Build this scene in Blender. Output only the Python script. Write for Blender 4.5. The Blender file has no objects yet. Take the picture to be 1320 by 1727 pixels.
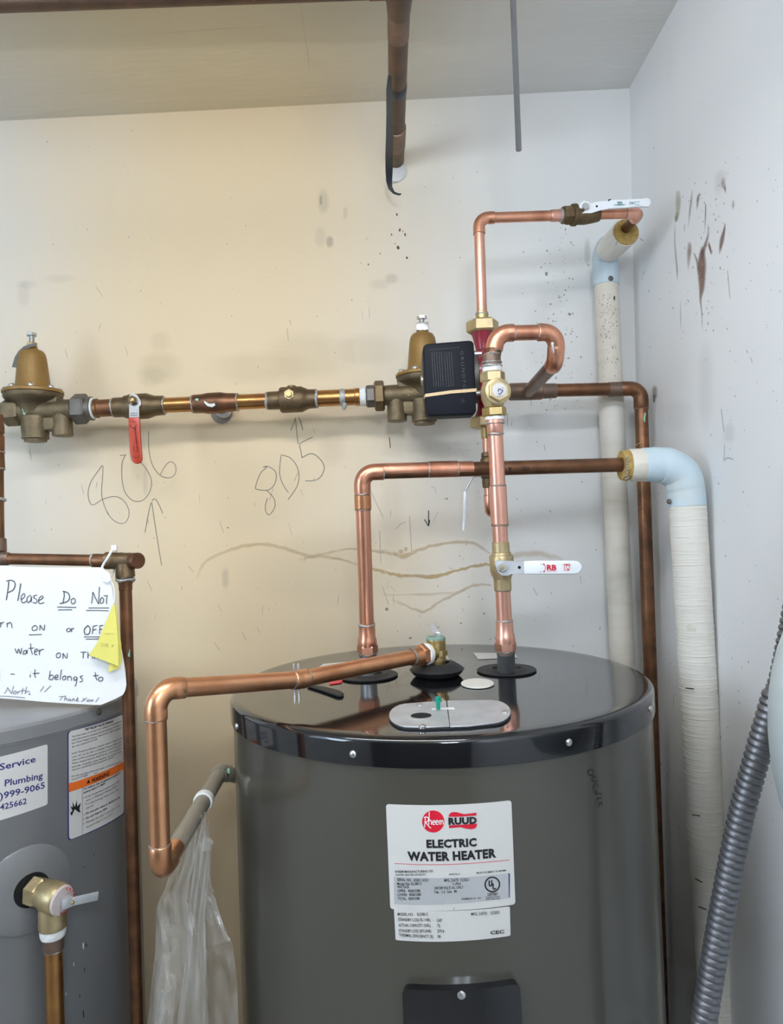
import bpy, bmesh, math, random
from mathutils import Vector, Matrix
random.seed(7)
scene = bpy.context.scene
COL = scene.collection
V = Vector

# ---------------------------------------------------------------- camera
IW, IH, F = 1320.0, 1727.0, 1195.0            # photograph size and focal length in pixels
CAM = V((0.0, 0.0, 1.727))
ROT = (Matrix.Rotation(math.radians(-0.43), 3, 'Z') @ Matrix.Rotation(math.radians(90 + 1.256), 3, 'X')
       @ Matrix.Rotation(math.radians(-2.1), 3, 'Z'))
cd = bpy.data.cameras.new('camera'); cam = bpy.data.objects.new('camera', cd); COL.objects.link(cam)
cam.matrix_world = Matrix.Translation(CAM) @ ROT.to_4x4()
cd.sensor_fit = 'VERTICAL'; cd.sensor_height = 24.0; cd.lens = 24.0 * F / IH
cd.clip_start = 0.02
scene.camera = cam

# ---------------------------------------------------------------- world, lights, exposure
scene.view_settings.view_transform = 'Standard'; scene.view_settings.look = 'None'
scene.view_settings.exposure = 0.0; scene.view_settings.gamma = 1.0
scene.view_settings.use_curve_mapping = False
scene.cycles.max_bounces = 8; scene.cycles.diffuse_bounces = 4; scene.cycles.glossy_bounces = 4; scene.cycles.transparent_max_bounces = 12
w = bpy.data.worlds.new('world'); scene.world = w; w.use_nodes = True
w.node_tree.nodes['Background'].inputs[0].default_value = (0.75, 0.85, 1.0, 1)
w.node_tree.nodes['Background'].inputs[1].default_value = 0.6

def area(name, loc, target, sx, sy, power, col):
    l = bpy.data.lights.new(name, 'AREA'); l.shape = 'RECTANGLE'; l.size = sx; l.size_y = sy
    l.energy = power; l.color = col
    o = bpy.data.objects.new(name, l); COL.objects.link(o); o.location = loc
    o.rotation_euler = (V(target) - V(loc)).to_track_quat('-Z', 'Z').to_euler()
    return o
# ceiling tube lamp, plus added fill: a bulb behind camera, a glowing left panel
area('left_fill_light', (-1.735, -0.15, 1.90), (0.5, 0.15, 1.80), 0.80, 0.86, 20.0, (0.66, 0.82, 1.0))
pb = bpy.data.lights.new('fill_bulb_light', 'POINT'); pb.energy = 40.0; pb.color = (0.78, 0.88, 1.0); pb.shadow_soft_size = 0.10
po = bpy.data.objects.new('fill_bulb_light', pb); COL.objects.link(po); po.location = (0.08, -0.45, 2.18)
TUBE_GLOW = 28.0                               # the tube lamp on the ceiling, built further down

# ---------------------------------------------------------------- where a pixel of the photograph stands in the room
def ray(px, py): return ROT @ V(((px - IW / 2) / F, -(py - IH / 2) / F, -1.0))
def P(px, py, Y): d = ray(px, py); return CAM + d * (Y / d.y)
def PX(px, py, X): d = ray(px, py); return CAM + d * (X / d.x)
def PZ(px, py, Z): d = ray(px, py); return CAM + d * ((Z - CAM.z) / d.z)
def PCYL(px, py, cx, cy, R):                   # first hit with an upright cylinder -> (angle, z)
    d = ray(px, py); a = d.x**2 + d.y**2; b = -2 * (d.x * cx + d.y * cy); c = cx*cx + cy*cy - R*R
    disc = b*b - 4*a*c
    t = (-b - math.sqrt(max(disc, 0))) / (2*a)
    q = CAM + d * t
    return math.atan2(q.x - cx, cy - q.y), q.z
def PROJ(p):
    c = ROT.transposed() @ (V(p) - CAM); return IW/2 - F*c.x/c.z, IH/2 + F*c.y/c.z
def S(Y): return Y / F                         # metres per pixel at depth Y

# ---------------------------------------------------------------- materials
MATS = {}
def mat(name, col, metal=0.0, rough=0.5, var=0.0, vscale=30.0, col2=None, bump=0.0, bscale=60.0, coat=0.0, spec=0.5,
        stretch=None, lo=0.35, hi=0.7, detail=5.0, rvar=0.0, trans=0.0):
    m = bpy.data.materials.new(name); m.use_nodes = True
    nt = m.node_tree; b = nt.nodes['Principled BSDF']
    b.inputs['Base Color'].default_value = (*col, 1); b.inputs['Metallic'].default_value = metal
    b.inputs['Roughness'].default_value = rough; b.inputs['Coat Weight'].default_value = coat
    b.inputs['Coat Roughness'].default_value = 0.08
    b.inputs['Specular IOR Level'].default_value = spec
    if trans: b.inputs['Transmission Weight'].default_value = trans
    co = nt.nodes.new('ShaderNodeTexCoord'); vec = co.outputs['Object']
    if stretch:
        mp = nt.nodes.new('ShaderNodeMapping'); mp.inputs['Scale'].default_value = stretch
        nt.links.new(vec, mp.inputs['Vector']); vec = mp.outputs['Vector']
    if col2 is not None:
        n = nt.nodes.new('ShaderNodeTexNoise'); n.inputs['Scale'].default_value = vscale; n.inputs['Detail'].default_value = detail
        nt.links.new(vec, n.inputs['Vector'])
        r = nt.nodes.new('ShaderNodeValToRGB'); r.color_ramp.elements[0].position = lo; r.color_ramp.elements[1].position = hi
        r.color_ramp.elements[0].color = (*col, 1); r.color_ramp.elements[1].color = (*col2, 1)
        nt.links.new(n.outputs['Fac'], r.inputs['Fac']); nt.links.new(r.outputs['Color'], b.inputs['Base Color'])
        if rvar:
            mr = nt.nodes.new('ShaderNodeMapRange'); mr.inputs['To Min'].default_value = max(0.03, rough - rvar); mr.inputs['To Max'].default_value = rough + rvar
            nt.links.new(n.outputs['Fac'], mr.inputs['Value']); nt.links.new(mr.outputs['Result'], b.inputs['Roughness'])
    if bump:
        n2 = nt.nodes.new('ShaderNodeTexNoise'); n2.inputs['Scale'].default_value = bscale; n2.inputs['Detail'].default_value = 6
        nt.links.new(vec, n2.inputs['Vector'])
        bp = nt.nodes.new('ShaderNodeBump'); bp.inputs['Strength'].default_value = bump; bp.inputs['Distance'].default_value = 0.002
        nt.links.new(n2.outputs['Fac'], bp.inputs['Height']); nt.links.new(bp.outputs['Normal'], b.inputs['Normal'])
    MATS[name] = m
    return m
def emis(name, col, strength):
    m = mat(name, col); b = m.node_tree.nodes['Principled BSDF']
    b.inputs['Emission Color'].default_value = (*col, 1); b.inputs['Emission Strength'].default_value = strength
    return m
def soft(name, col, rough=0.8):                # stain with soft edges, its strength kept per vertex
    m = bpy.data.materials.new(name); m.use_nodes = True; nt = m.node_tree; b = nt.nodes['Principled BSDF']
    b.inputs['Base Color'].default_value = (*col, 1); b.inputs['Roughness'].default_value = rough
    at = nt.nodes.new('ShaderNodeAttribute'); at.attribute_name = 'strength'
    nt.links.new(at.outputs['Fac'], b.inputs['Alpha'])
    MATS[name] = m
    return m

M = MATS
emis('fill_panel_glow', (0.68, 0.84, 1.0), 2.5)
mat('wall_paint', (0.82, 0.815, 0.795), rough=0.62, col2=(0.745, 0.735, 0.70), vscale=3.2, lo=0.52, hi=0.85, bump=0.25, bscale=55, stretch=(1, 1, 0.35), detail=9)
mat('wall_paint_right', (0.80, 0.80, 0.80), rough=0.62, col2=(0.74, 0.74, 0.735), vscale=5, lo=0.5, hi=0.85, bump=0.2, bscale=45, stretch=(1, 1, 0.3), detail=9)
mat('ceiling_paint', (0.72, 0.71, 0.68), rough=0.55, col2=(0.66, 0.65, 0.62), vscale=4, bump=0.7, bscale=26, stretch=(0.35, 1.5, 1))
mat('floor_concrete', (0.45, 0.44, 0.42), rough=0.8, col2=(0.52, 0.51, 0.48), vscale=8, bump=0.3)
mat('copper', (0.74, 0.36, 0.235), metal=0.92, rough=0.33, col2=(0.46, 0.19, 0.115), vscale=30, lo=0.42, hi=0.74, stretch=(1, 1, 0.35), rvar=0.10)
mat('copper_pink', (0.80, 0.43, 0.325), metal=0.88, rough=0.36, col2=(0.52, 0.25, 0.18), vscale=30, lo=0.45, hi=0.78, stretch=(1, 1, 0.35), rvar=0.10)
mat('copper_warm', (0.76, 0.38, 0.20), metal=0.93, rough=0.32, col2=(0.52, 0.22, 0.10), vscale=18, lo=0.42, hi=0.78, rvar=0.1)
mat('copper_brown', (0.27, 0.125, 0.062), metal=0.8, rough=0.42, col2=(0.12, 0.062, 0.035), vscale=30, lo=0.32, hi=0.68, rvar=0.1)
mat('copper_dark', (0.16, 0.092, 0.06), metal=0.6, rough=0.45, col2=(0.09, 0.065, 0.045), vscale=22, lo=0.32, hi=0.68)
mat('copper_gold', (0.50, 0.26, 0.09), metal=0.92, rough=0.30, col2=(0.33, 0.15, 0.06), vscale=24, lo=0.4, hi=0.75, rvar=0.08)
mat('copper_dull', (0.27, 0.17, 0.12), metal=0.75, rough=0.5, col2=(0.17, 0.13, 0.105), vscale=40, lo=0.35, hi=0.7)
mat('bronze', (0.185, 0.125, 0.065), metal=0.75, rough=0.46, col2=(0.115, 0.08, 0.045), vscale=45, lo=0.35, hi=0.7, bump=0.25, bscale=220)
mat('bronze_light', (0.205, 0.155, 0.085), metal=0.6, rough=0.5, col2=(0.125, 0.095, 0.055), vscale=40, lo=0.35, hi=0.7, bump=0.45, bscale=220)
mat('brass', (0.58, 0.43, 0.19), metal=0.9, rough=0.33, col2=(0.43, 0.31, 0.13), vscale=50, lo=0.4, hi=0.75)
mat('brass_pale', (0.56, 0.44, 0.25), metal=0.8, rough=0.42, col2=(0.42, 0.33, 0.18), vscale=40, lo=0.4, hi=0.75, bump=0.15, bscale=250)
mat('bonnet_tan', (0.30, 0.17, 0.045), metal=0.2, rough=0.46, col2=(0.24, 0.135, 0.036), vscale=30, bump=0.1, bscale=200)
mat('solder', (0.50, 0.48, 0.455), metal=0.85, rough=0.4, col2=(0.33, 0.25, 0.2), vscale=140, lo=0.45, hi=0.62, bump=0.8, bscale=350)
mat('solder_dark', (0.30, 0.255, 0.215), metal=0.7, rough=0.5, bump=0.6, bscale=350)
mat('solder_grey', (0.43, 0.43, 0.42), metal=0.6, rough=0.5, bump=0.8, bscale=300)
mat('steel', (0.62, 0.62, 0.61), metal=0.95, rough=0.30)
mat('rod_steel', (0.30, 0.30, 0.31), metal=0.85, rough=0.4)
mat('steel_dull', (0.175, 0.16, 0.14), metal=0.7, rough=0.5, col2=(0.13, 0.12, 0.105), vscale=60)
mat('zinc', (0.60, 0.61, 0.63), metal=0.55, rough=0.45, col2=(0.50, 0.51, 0.53), vscale=40)
mat('nipple_grey', (0.36, 0.37, 0.385), metal=0.75, rough=0.42, col2=(0.28, 0.285, 0.29), vscale=60)
mat('tape_white', (0.80, 0.80, 0.77), rough=0.6, bump=0.8, bscale=260)
mat('vinyl_white', (0.86, 0.88, 0.90), rough=0.30, coat=0.2)
mat('vinyl_red', (0.48, 0.042, 0.012), rough=0.38, coat=0.15)
mat('pump_red', (0.26, 0.012, 0.028), rough=0.35, coat=0.3, col2=(0.20, 0.010, 0.022), vscale=20)
mat('pump_black', (0.0055, 0.0065, 0.012), rough=0.55, spec=0.2)
mat('rubber_black', (0.016, 0.016, 0.017), rough=0.55)
mat('rubber_band', (0.72, 0.52, 0.29), rough=0.55)
mat('lid_black', (0.0065, 0.0065, 0.008), rough=0.085, coat=0.55, spec=0.5, bump=0.02, bscale=8)
mat('heater_grey', (0.070, 0.064, 0.050), rough=0.30, coat=0.55, spec=0.5)
mat('heater_light', (0.22, 0.22, 0.225), rough=0.36, coat=0.25, col2=(0.19, 0.19, 0.195), vscale=6)
mat('heater_light_top', (0.50, 0.52, 0.56), rough=0.42, coat=0.2, col2=(0.36, 0.33, 0.32), vscale=7, lo=0.55, hi=0.8)
mat('black_hole', (0.004, 0.004, 0.004), rough=0.9)
mat('label_white', (0.64, 0.62, 0.59), rough=0.35)
mat('label_silver', (0.52, 0.52, 0.525), rough=0.35, metal=0.2)
mat('label_cream', (0.66, 0.64, 0.62), rough=0.4)
mat('dark_panel', (0.10, 0.095, 0.09), rough=0.6)
mat('ink_black', (0.012, 0.012, 0.014), rough=0.5)
mat('ink_grey', (0.065, 0.067, 0.075), rough=0.6)
mat('ink_red', (0.66, 0.012, 0.035), rough=0.4)
mat('ink_navy', (0.02, 0.025, 0.15), rough=0.5)
mat('ink_teal', (0.02, 0.20, 0.18), rough=0.5)
mat('ink_orange', (0.80, 0.16, 0.02), rough=0.45)
mat('ink_white', (0.85, 0.85, 0.85), rough=0.5)
mat('pencil', (0.17, 0.155, 0.14), rough=0.7)
mat('marker', (0.03, 0.028, 0.035), rough=0.6)
mat('paper', (0.88, 0.87, 0.875), rough=0.7)
mat('note_yellow', (0.78, 0.70, 0.16), rough=0.65)
mat('jacket', (0.72, 0.67, 0.58), rough=0.65, col2=(0.60, 0.54, 0.44), vscale=14, lo=0.5, hi=0.85, bump=0.5, bscale=60, stretch=(0.4, 0.4, 3))
mat('jacket_white', (0.76, 0.73, 0.66), rough=0.6, col2=(0.67, 0.62, 0.53), vscale=12, lo=0.5, hi=0.85, bump=0.6, bscale=90, stretch=(0.2, 0.2, 4))
mat('pvc_blue', (0.55, 0.66, 0.72), rough=0.40, col2=(0.60, 0.58, 0.50), vscale=9, lo=0.6, hi=0.85)
mat('fibreglass', (0.55, 0.38, 0.12), rough=0.95, col2=(0.40, 0.24, 0.07), vscale=120, bump=1.0, bscale=400)
mat('taupe_paint', (0.27, 0.235, 0.18), rough=0.45, col2=(0.23, 0.20, 0.155), vscale=30)
mat('conduit_steel', (0.23, 0.23, 0.245), metal=0.8, rough=0.42)
mat('tank_pale', (0.50, 0.56, 0.57), rough=0.4, coat=0.2)
mat('tape_black', (0.020, 0.024, 0.034), rough=0.42)
mat('screw_green', (0.01, 0.30, 0.22), rough=0.35, metal=0.4)
mat('cap_cream', (0.74, 0.72, 0.66), rough=0.5)
mat('verdigris', (0.30, 0.55, 0.42), rough=0.8)
mat('cap_pink', (0.64, 0.55, 0.53), rough=0.45)
mat('cap_green', (0.22, 0.33, 0.26), rough=0.5)
mat('lamp_housing', (0.75, 0.75, 0.73), rough=0.4)
mat('dirt', (0.30, 0.27, 0.235), rough=0.9)
mat('scratch_grey', (0.34, 0.31, 0.27), rough=0.9)
mat('stain_tan', (0.50, 0.40, 0.16), rough=0.8)
mat('rust', (0.16, 0.07, 0.035), rough=0.9)
soft('stain_brown', (0.62, 0.42, 0.17))
soft('stain_grey', (0.34, 0.31, 0.26))
soft('stain_rust', (0.27, 0.15, 0.11))
soft('stain_green', (0.46, 0.42, 0.26))
def warm_light_tint(m, x0, half, col):                # warm light tinted into the paint's colour over part of its width
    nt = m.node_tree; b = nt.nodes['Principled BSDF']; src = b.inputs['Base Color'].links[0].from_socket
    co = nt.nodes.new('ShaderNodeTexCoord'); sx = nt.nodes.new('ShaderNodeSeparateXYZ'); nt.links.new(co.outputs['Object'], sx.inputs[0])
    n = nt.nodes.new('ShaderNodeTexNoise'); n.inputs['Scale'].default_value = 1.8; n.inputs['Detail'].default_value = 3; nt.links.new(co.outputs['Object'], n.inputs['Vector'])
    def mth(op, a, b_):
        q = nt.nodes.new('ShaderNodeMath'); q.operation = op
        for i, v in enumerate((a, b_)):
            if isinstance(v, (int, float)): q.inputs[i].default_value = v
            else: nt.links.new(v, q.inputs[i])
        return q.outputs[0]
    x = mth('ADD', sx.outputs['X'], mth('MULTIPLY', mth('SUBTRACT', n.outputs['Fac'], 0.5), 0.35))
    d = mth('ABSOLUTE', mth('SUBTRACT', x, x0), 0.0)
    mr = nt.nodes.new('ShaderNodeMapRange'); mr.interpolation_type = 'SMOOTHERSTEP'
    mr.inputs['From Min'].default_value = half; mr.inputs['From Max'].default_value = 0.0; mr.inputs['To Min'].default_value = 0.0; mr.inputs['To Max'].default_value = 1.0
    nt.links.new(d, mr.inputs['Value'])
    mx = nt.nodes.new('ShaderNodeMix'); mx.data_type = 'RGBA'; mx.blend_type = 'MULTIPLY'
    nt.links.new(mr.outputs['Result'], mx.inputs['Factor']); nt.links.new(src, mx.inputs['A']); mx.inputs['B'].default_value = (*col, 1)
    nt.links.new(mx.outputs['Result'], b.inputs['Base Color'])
warm_light_tint(M['wall_paint'], -0.36, 0.80, (0.98, 0.78, 0.51)); warm_light_tint(M['ceiling_paint'], -0.32, 0.72, (0.97, 0.83, 0.57))
# clear hanging plastic
def film():
    m = bpy.data.materials.new('plastic_film'); m.use_nodes = True; nt = m.node_tree; b = nt.nodes['Principled BSDF']
    b.inputs['Base Color'].default_value = (0.66, 0.64, 0.60, 1); b.inputs['Roughness'].default_value = 0.22
    b.inputs['Coat Weight'].default_value = 0.6; b.inputs['Coat Roughness'].default_value = 0.1
    co = nt.nodes.new('ShaderNodeTexCoord'); n = nt.nodes.new('ShaderNodeTexNoise'); n.inputs['Scale'].default_value = 9
    mp = nt.nodes.new('ShaderNodeMapping'); mp.inputs['Scale'].default_value = (2.2, 2.2, 1.0)
    nt.links.new(co.outputs['Object'], mp.inputs['Vector']); nt.links.new(mp.outputs['Vector'], n.inputs['Vector'])
    mr = nt.nodes.new('ShaderNodeMapRange'); mr.inputs['From Min'].default_value = 0.35; mr.inputs['From Max'].default_value = 0.7
    mr.inputs['To Min'].default_value = 0.16; mr.inputs['To Max'].default_value = 0.52
    nt.links.new(n.outputs['Fac'], mr.inputs['Value']); nt.links.new(mr.outputs['Result'], b.inputs['Alpha'])
    n2 = nt.nodes.new('ShaderNodeTexNoise'); n2.inputs['Scale'].default_value = 28; nt.links.new(mp.outputs['Vector'], n2.inputs['Vector'])
    bp = nt.nodes.new('ShaderNodeBump'); bp.inputs['Strength'].default_value = 1.0; bp.inputs['Distance'].default_value = 0.006
    nt.links.new(n2.outputs['Fac'], bp.inputs['Height']); nt.links.new(bp.outputs['Normal'], b.inputs['Normal'])
    MATS['plastic_film'] = m
film()

# ---------------------------------------------------------------- objects
ORG = {}
def thing(name, label, cat, loc, group=None):
    o = bpy.data.objects.new(name, None); COL.objects.link(o); o.location = loc; o.empty_display_size = 0.02
    o['label'] = label; o['category'] = cat
    if group: o['group'] = group
    ORG[o.name] = V(loc)
    return o
def obj(name, mesh, m, parent=None, label=None, angle=35, flat=False, kind=None, strength=None):
    vs, fs = mesh
    org = ORG[parent.name] if parent is not None else V((0, 0, 0))
    me = bpy.data.meshes.new(name); me.from_pydata([tuple(V(v) - org) for v in vs], [], fs); me.update()
    if not flat:
        me.polygons.foreach_set('use_smooth', [True] * len(me.polygons)); me.set_sharp_from_angle(angle=math.radians(angle))
    if strength is not None:
        a = me.attributes.new('strength', 'FLOAT', 'POINT'); a.data.foreach_set('value', strength)
    me.materials.append(MATS[m])
    o = bpy.data.objects.new(name, me); COL.objects.link(o)
    if parent is not None: o.parent = parent
    ORG[o.name] = org
    if label: o['label'] = label
    if kind: o['kind'] = kind
    return o
def single(name, mesh, m, label, cat, group=None, **k):
    o = obj(name, mesh, m, None, label=label, **k); o['category'] = cat
    if group: o['group'] = group
    return o
def merge(*ms):
    vs, fs = [], []
    for v, f in ms:
        n = len(vs); vs += list(v); fs += [tuple(i + n for i in q) for q in f]
    return vs, fs

# ---------------------------------------------------------------- shapes
def frame(d, hint=None):
    d = V(d).normalized(); h = V(hint) if hint is not None else (V((0, 0, 1)) if abs(d.z) < 0.9 else V((1, 0, 0)))
    u = (h - d * h.dot(d)).normalized(); return d, u, d.cross(u).normalized()
def tube(pts, r, n=20, cap=True, closed=False, flat=1.0, hint=None):
    pts = [V(p) for p in pts]; N = len(pts); rs = r if isinstance(r, (list, tuple)) else [r] * N
    vs, fs = [], []; u = None
    for i, p in enumerate(pts):
        a = pts[i - 1] if (i > 0 or closed) else pts[i]; b = pts[(i + 1) % N] if (i < N - 1 or closed) else pts[i]
        t = (b - a).normalized()
        if u is None: _, u, v = frame(t, hint)
        else: u = (u - t * u.dot(t)).normalized(); v = t.cross(u)
        for k in range(n):
            g = 2 * math.pi * k / n; vs.append(p + (u * math.cos(g) * flat + v * math.sin(g)) * rs[i])
    for i in range(N if closed else N - 1):
        j = (i + 1) % N
        for k in range(n): fs.append((i*n + k, i*n + (k+1) % n, j*n + (k+1) % n, j*n + k))
    if cap and not closed: fs.append(tuple(range(n - 1, -1, -1))); fs.append(tuple((N-1)*n + k for k in range(n)))
    return vs, fs
def lathe(prof, O, D, n=28, hint=None, phase=0.0):      # prof: (height along D, radius)
    O = V(O); d, u, v = frame(D, hint); vs, fs = [], []
    for h, r in prof:
        for k in range(n):
            g = 2 * math.pi * k / n + phase; vs.append(O + d * h + (u * math.cos(g) + v * math.sin(g)) * max(r, 1e-5))
    m = len(prof)
    for i in range(m - 1):
        for k in range(n): fs.append((i*n + k, i*n + (k+1) % n, (i+1)*n + (k+1) % n, (i+1)*n + k))
    fs.append(tuple(range(n - 1, -1, -1))); fs.append(tuple((m-1)*n + k for k in range(n)))
    return vs, fs
def bolt_hex(O, D, r, h, c=0.12):                        # chamfered hexagon nut
    return lathe([(0, r*(1-c)), (h*0.14, r), (h*0.86, r), (h, r*(1-c))], O, D, n=6)
def prism(poly, O, U, W, T, bevel=0.0, seg=2):           # outline in (U, W), thickness vector T
    O, U, W, T = V(O), V(U), V(W), V(T); n = len(poly)
    vs = [O + U*a + W*b for a, b in poly] + [O + U*a + W*b + T for a, b in poly]
    fs = [tuple(range(n - 1, -1, -1)), tuple(range(n, 2*n))] + [(i, (i+1) % n, n + (i+1) % n, n + i) for i in range(n)]
    if bevel: return bevelled(vs, fs, bevel, seg)
    return vs, fs
def bevelled(vs, fs, w, seg=2):
    bm = bmesh.new(); bv = [bm.verts.new(v) for v in vs]
    for f in fs: bm.faces.new([bv[i] for i in f])
    bmesh.ops.recalc_face_normals(bm, faces=bm.faces)
    es = [e for e in bm.edges if e.is_manifold and e.calc_face_angle(0) > 0.6]
    bmesh.ops.bevel(bm, geom=es, offset=w, segments=seg, affect='EDGES', profile=0.5)
    bm.verts.index_update(); r = ([v.co.copy() for v in bm.verts], [tuple(x.index for x in f.verts) for f in bm.faces]); bm.free()
    return r
def box(c, hx, hy, hz, bevel=0.0, U=(1,0,0), W=(0,0,1), seg=2):
    U, W = V(U).normalized(), V(W).normalized(); T = U.cross(W)
    return prism([(-hx, -hz), (hx, -hz), (hx, hz), (-hx, hz)], V(c) - T*hy, U, W, T*2*hy, bevel, seg)
def rounded(x0, y0, x1, y1, r, k=5):
    out = []
    for cx, cy, a in ((x1-r, y0+r, -90), (x1-r, y1-r, 0), (x0+r, y1-r, 90), (x0+r, y0+r, 180)):
        for i in range(k + 1):
            g = math.radians(a + 90*i/k); out.append((cx + r*math.cos(g), cy + r*math.sin(g)))
    return out
def smooth(pts, k=6):                                    # Catmull-Rom through points
    pts = [V(p) for p in pts]; out = []
    for i in range(len(pts) - 1):
        a = pts[max(i-1, 0)]; b = pts[i]; c = pts[i+1]; d = pts[min(i+2, len(pts)-1)]
        for j in range(k):
            t = j / k
            out.append(0.5*((2*b) + (c-a)*t + (2*a - 5*b + 4*c - d)*t*t + (3*b - a - 3*c + d)*t**3))
    return out + [pts[-1]]
def ring(p, d, r, t=0.0022, lump=0.25, n=28, seed=0):    # uneven bead of solder round a pipe
    rnd = random.Random(seed); d, u, v = frame(d); pts, rs = [], []; ph = rnd.random()*6
    for k in range(n):
        g = 2*math.pi*k/n; pts.append(V(p) + (u*math.cos(g) + v*math.sin(g))*r + d*(t*lump*math.sin(3*g + ph)))
        rs.append(t*(1 + lump*math.sin(2*g + ph) + lump*0.6*rnd.uniform(-1, 1)))
    return tube(pts, rs, n=8, closed=True)

# ---------------------------------------------------------------- copper runs
_seed = [0]
def nxt(): _seed[0] += 1; return _seed[0]
def collar(prof_r, p, d, L, m, T, name='coupling', ringm='solder', rr=None):
    r = prof_r
    o = obj(name, lathe([(0, r*0.94), (L*0.03, r), (L*0.97, r), (L, r*0.94)], p, d), m, T)
    if ringm and rr:
        d = V(d).normalized()
        obj('solder_ring', ring(V(p), d, rr, 0.0014, seed=nxt()), ringm, T); obj('solder_ring', ring(V(p) + d*L, d, rr, 0.0014, seed=nxt()), ringm, T)
    return o
def elbow(T, c, a, b, r, m, bend=1.35, cup=1.0, fit=1.14, ringm='solder', name='elbow', rings=(1, 1)):
    c, a, b = V(c), V(a).normalized(), V(b).normalized(); th = a.angle(b); Rb = r*2*bend*0.75; t = Rb*math.tan(th/2)
    nrm = a.cross(b).normalized(); ctr_dir = nrm.cross(a).normalized(); s = c - a*t; ctr = s + ctr_dir*Rb
    k = max(5, int(th/math.radians(9)))
    arc = [ctr + Matrix.Rotation(th*i/k, 3, nrm) @ (s - ctr) for i in range(k + 1)]
    p0, p1 = s - a*(cup*r), c + b*(t + cup*r)
    pts = [p0, p0 + a*r*0.08, p0 + a*(cup*r*0.9)] + arc + [p1 - b*(cup*r*0.9), p1 - b*r*0.08, p1]
    R = r*fit; rs = [R*0.95, R, R] + [R*0.985]*len(arc) + [R, R, R*0.95]
    o = obj(name, tube(pts, rs, n=24), m, T)
    if ringm:
        for f, p, d in ((rings[0], p0, a), (rings[1], p1, b)):
            if f: obj('solder_ring', ring(p, d, r*1.03, r*0.085, 0.5, seed=nxt()), ringm, T)
    return p0, p1
def run(T, pts, r, m, em=None, bend=1.35, cup=1.0, fit=1.14, ringm='solder', name='pipe'):
    pts = [V(p) for p in pts]; em = em or m; ends = [pts[0]]
    for i in range(1, len(pts) - 1):
        a, b = pts[i] - pts[i-1], pts[i+1] - pts[i]
        p0, p1 = elbow(T, pts[i], a, b, r, em if isinstance(em, str) else em[i-1], bend, cup, fit, ringm); ends += [p0, p1]
    ends.append(pts[-1])
    for i in range(0, len(ends), 2):
        p, q = ends[i], ends[i+1]; d = (q - p).normalized()
        obj(name, tube([p - (d*r*0.5 if i else d*0), q + (d*r*0.5 if i + 2 < len(ends) else d*0)], r, n=24), m if isinstance(m, str) else m[i//2], T)

# ---------------------------------------------------------------- lettering
def text2d(s, bold=0.0, res=2, space=1.0, line=1.0):
    c = bpy.data.curves.new('t', 'FONT'); c.body = s; c.size = 1.0; c.resolution_u = res; c.offset = bold; c.space_character = space; c.space_line = line
    o = bpy.data.objects.new('t', c); COL.objects.link(o)
    bpy.context.view_layer.update()
    ev = o.evaluated_get(bpy.context.evaluated_depsgraph_get()); me = ev.to_mesh()
    vs = [(v.co.x, v.co.y) for v in me.vertices]; fs = [tuple(p.vertices) for p in me.polygons]
    ev.to_mesh_clear(); bpy.data.objects.remove(o); bpy.data.curves.remove(c)
    return vs, fs
class Surf:                                              # a sheet: pixel -> (u, v) -> point, lifted by h
    pass
class Cyl(Surf):
    def __init__(s, cx, cy, R): s.cx, s.cy, s.R = cx, cy, R
    def uv(s, px, py): a, z = PCYL(px, py, s.cx, s.cy, s.R); return a*s.R, z
    def at(s, u, v, h=0.0): a = u/s.R; R = s.R + h; return V((s.cx + R*math.sin(a), s.cy - R*math.cos(a), v))
class Wall(Surf):                                        # plane facing the camera at depth Y (optionally turned or bowed)
    def __init__(s, Y, bow=None): s.Y = Y; s.bow = bow or (lambda x, z: 0.0)
    def uv(s, px, py):
        y = s.Y
        for _ in range(3): q = P(px, py, y); y = s.Y + s.bow(q.x, q.z)
        return q.x, q.z
    def at(s, u, v, h=0.0): return V((u, s.Y + s.bow(u, v) - h, v))
def on_pipe(A, B, R, upright=True):                      # front half of a pipe between points A and B
    A, B = V(A), V(B)
    def bow(x, z):
        t = (z - A.z)/(B.z - A.z) if upright else (x - A.x)/(B.x - A.x)
        c = A + (B - A)*t; off = (x - c.x) if upright else (z - c.z)
        return (c.y - A.y) - math.sqrt(max(R*R - off*off, 0.0))
    return Wall(A.y, bow)
class Plane(Surf):                                       # any plane: origin O, axes U, W (unit), normal towards viewer
    def __init__(s, O, U, W):
        s.O, s.U = V(O), V(U).normalized(); s.N = s.U.cross(V(W)).normalized(); s.W = s.N.cross(s.U)
    def uv(s, px, py):
        d = ray(px, py); t = (s.O - CAM).dot(s.N)/d.dot(s.N); q = CAM + d*t - s.O; return q.dot(s.U), q.dot(s.W)
    def at(s, u, v, h=0.0): return s.O + s.U*u + s.W*v + s.N*h
def letters(s, sf, a, b, hpx=None, h=0.0006, bold=0.0, px=True, res=2, space=1.0, line=1.0):
    """text with its baseline from pixel a to pixel b on sheet sf; hpx: height of a capital in pixels"""
    vs, fs = text2d(s, bold, res, space, line)
    if not vs: return [], []
    x0 = min(v[0] for v in vs); x1 = max(v[0] for v in vs)
    A, Bq = V(sf.uv(*a)), V(sf.uv(*b)); e = Bq - A; L = e.length; e.normalize(); n = V((-e.y, e.x)); k = L/(x1 - x0)
    ky = k
    if hpx:
        up = V(sf.uv(a[0] + (b[1]-a[1])*0 , a[1] - hpx)) if abs(b[0]-a[0]) >= abs(b[1]-a[1]) else V(sf.uv(a[0] + hpx, a[1]))
        ky = (up - A).length/0.72
    out = []
    for x, y in vs:
        q = A + e*(x - x0)*k + n*y*ky; out.append(sf.at(q.x, q.y, h))
    return out, fs
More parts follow.
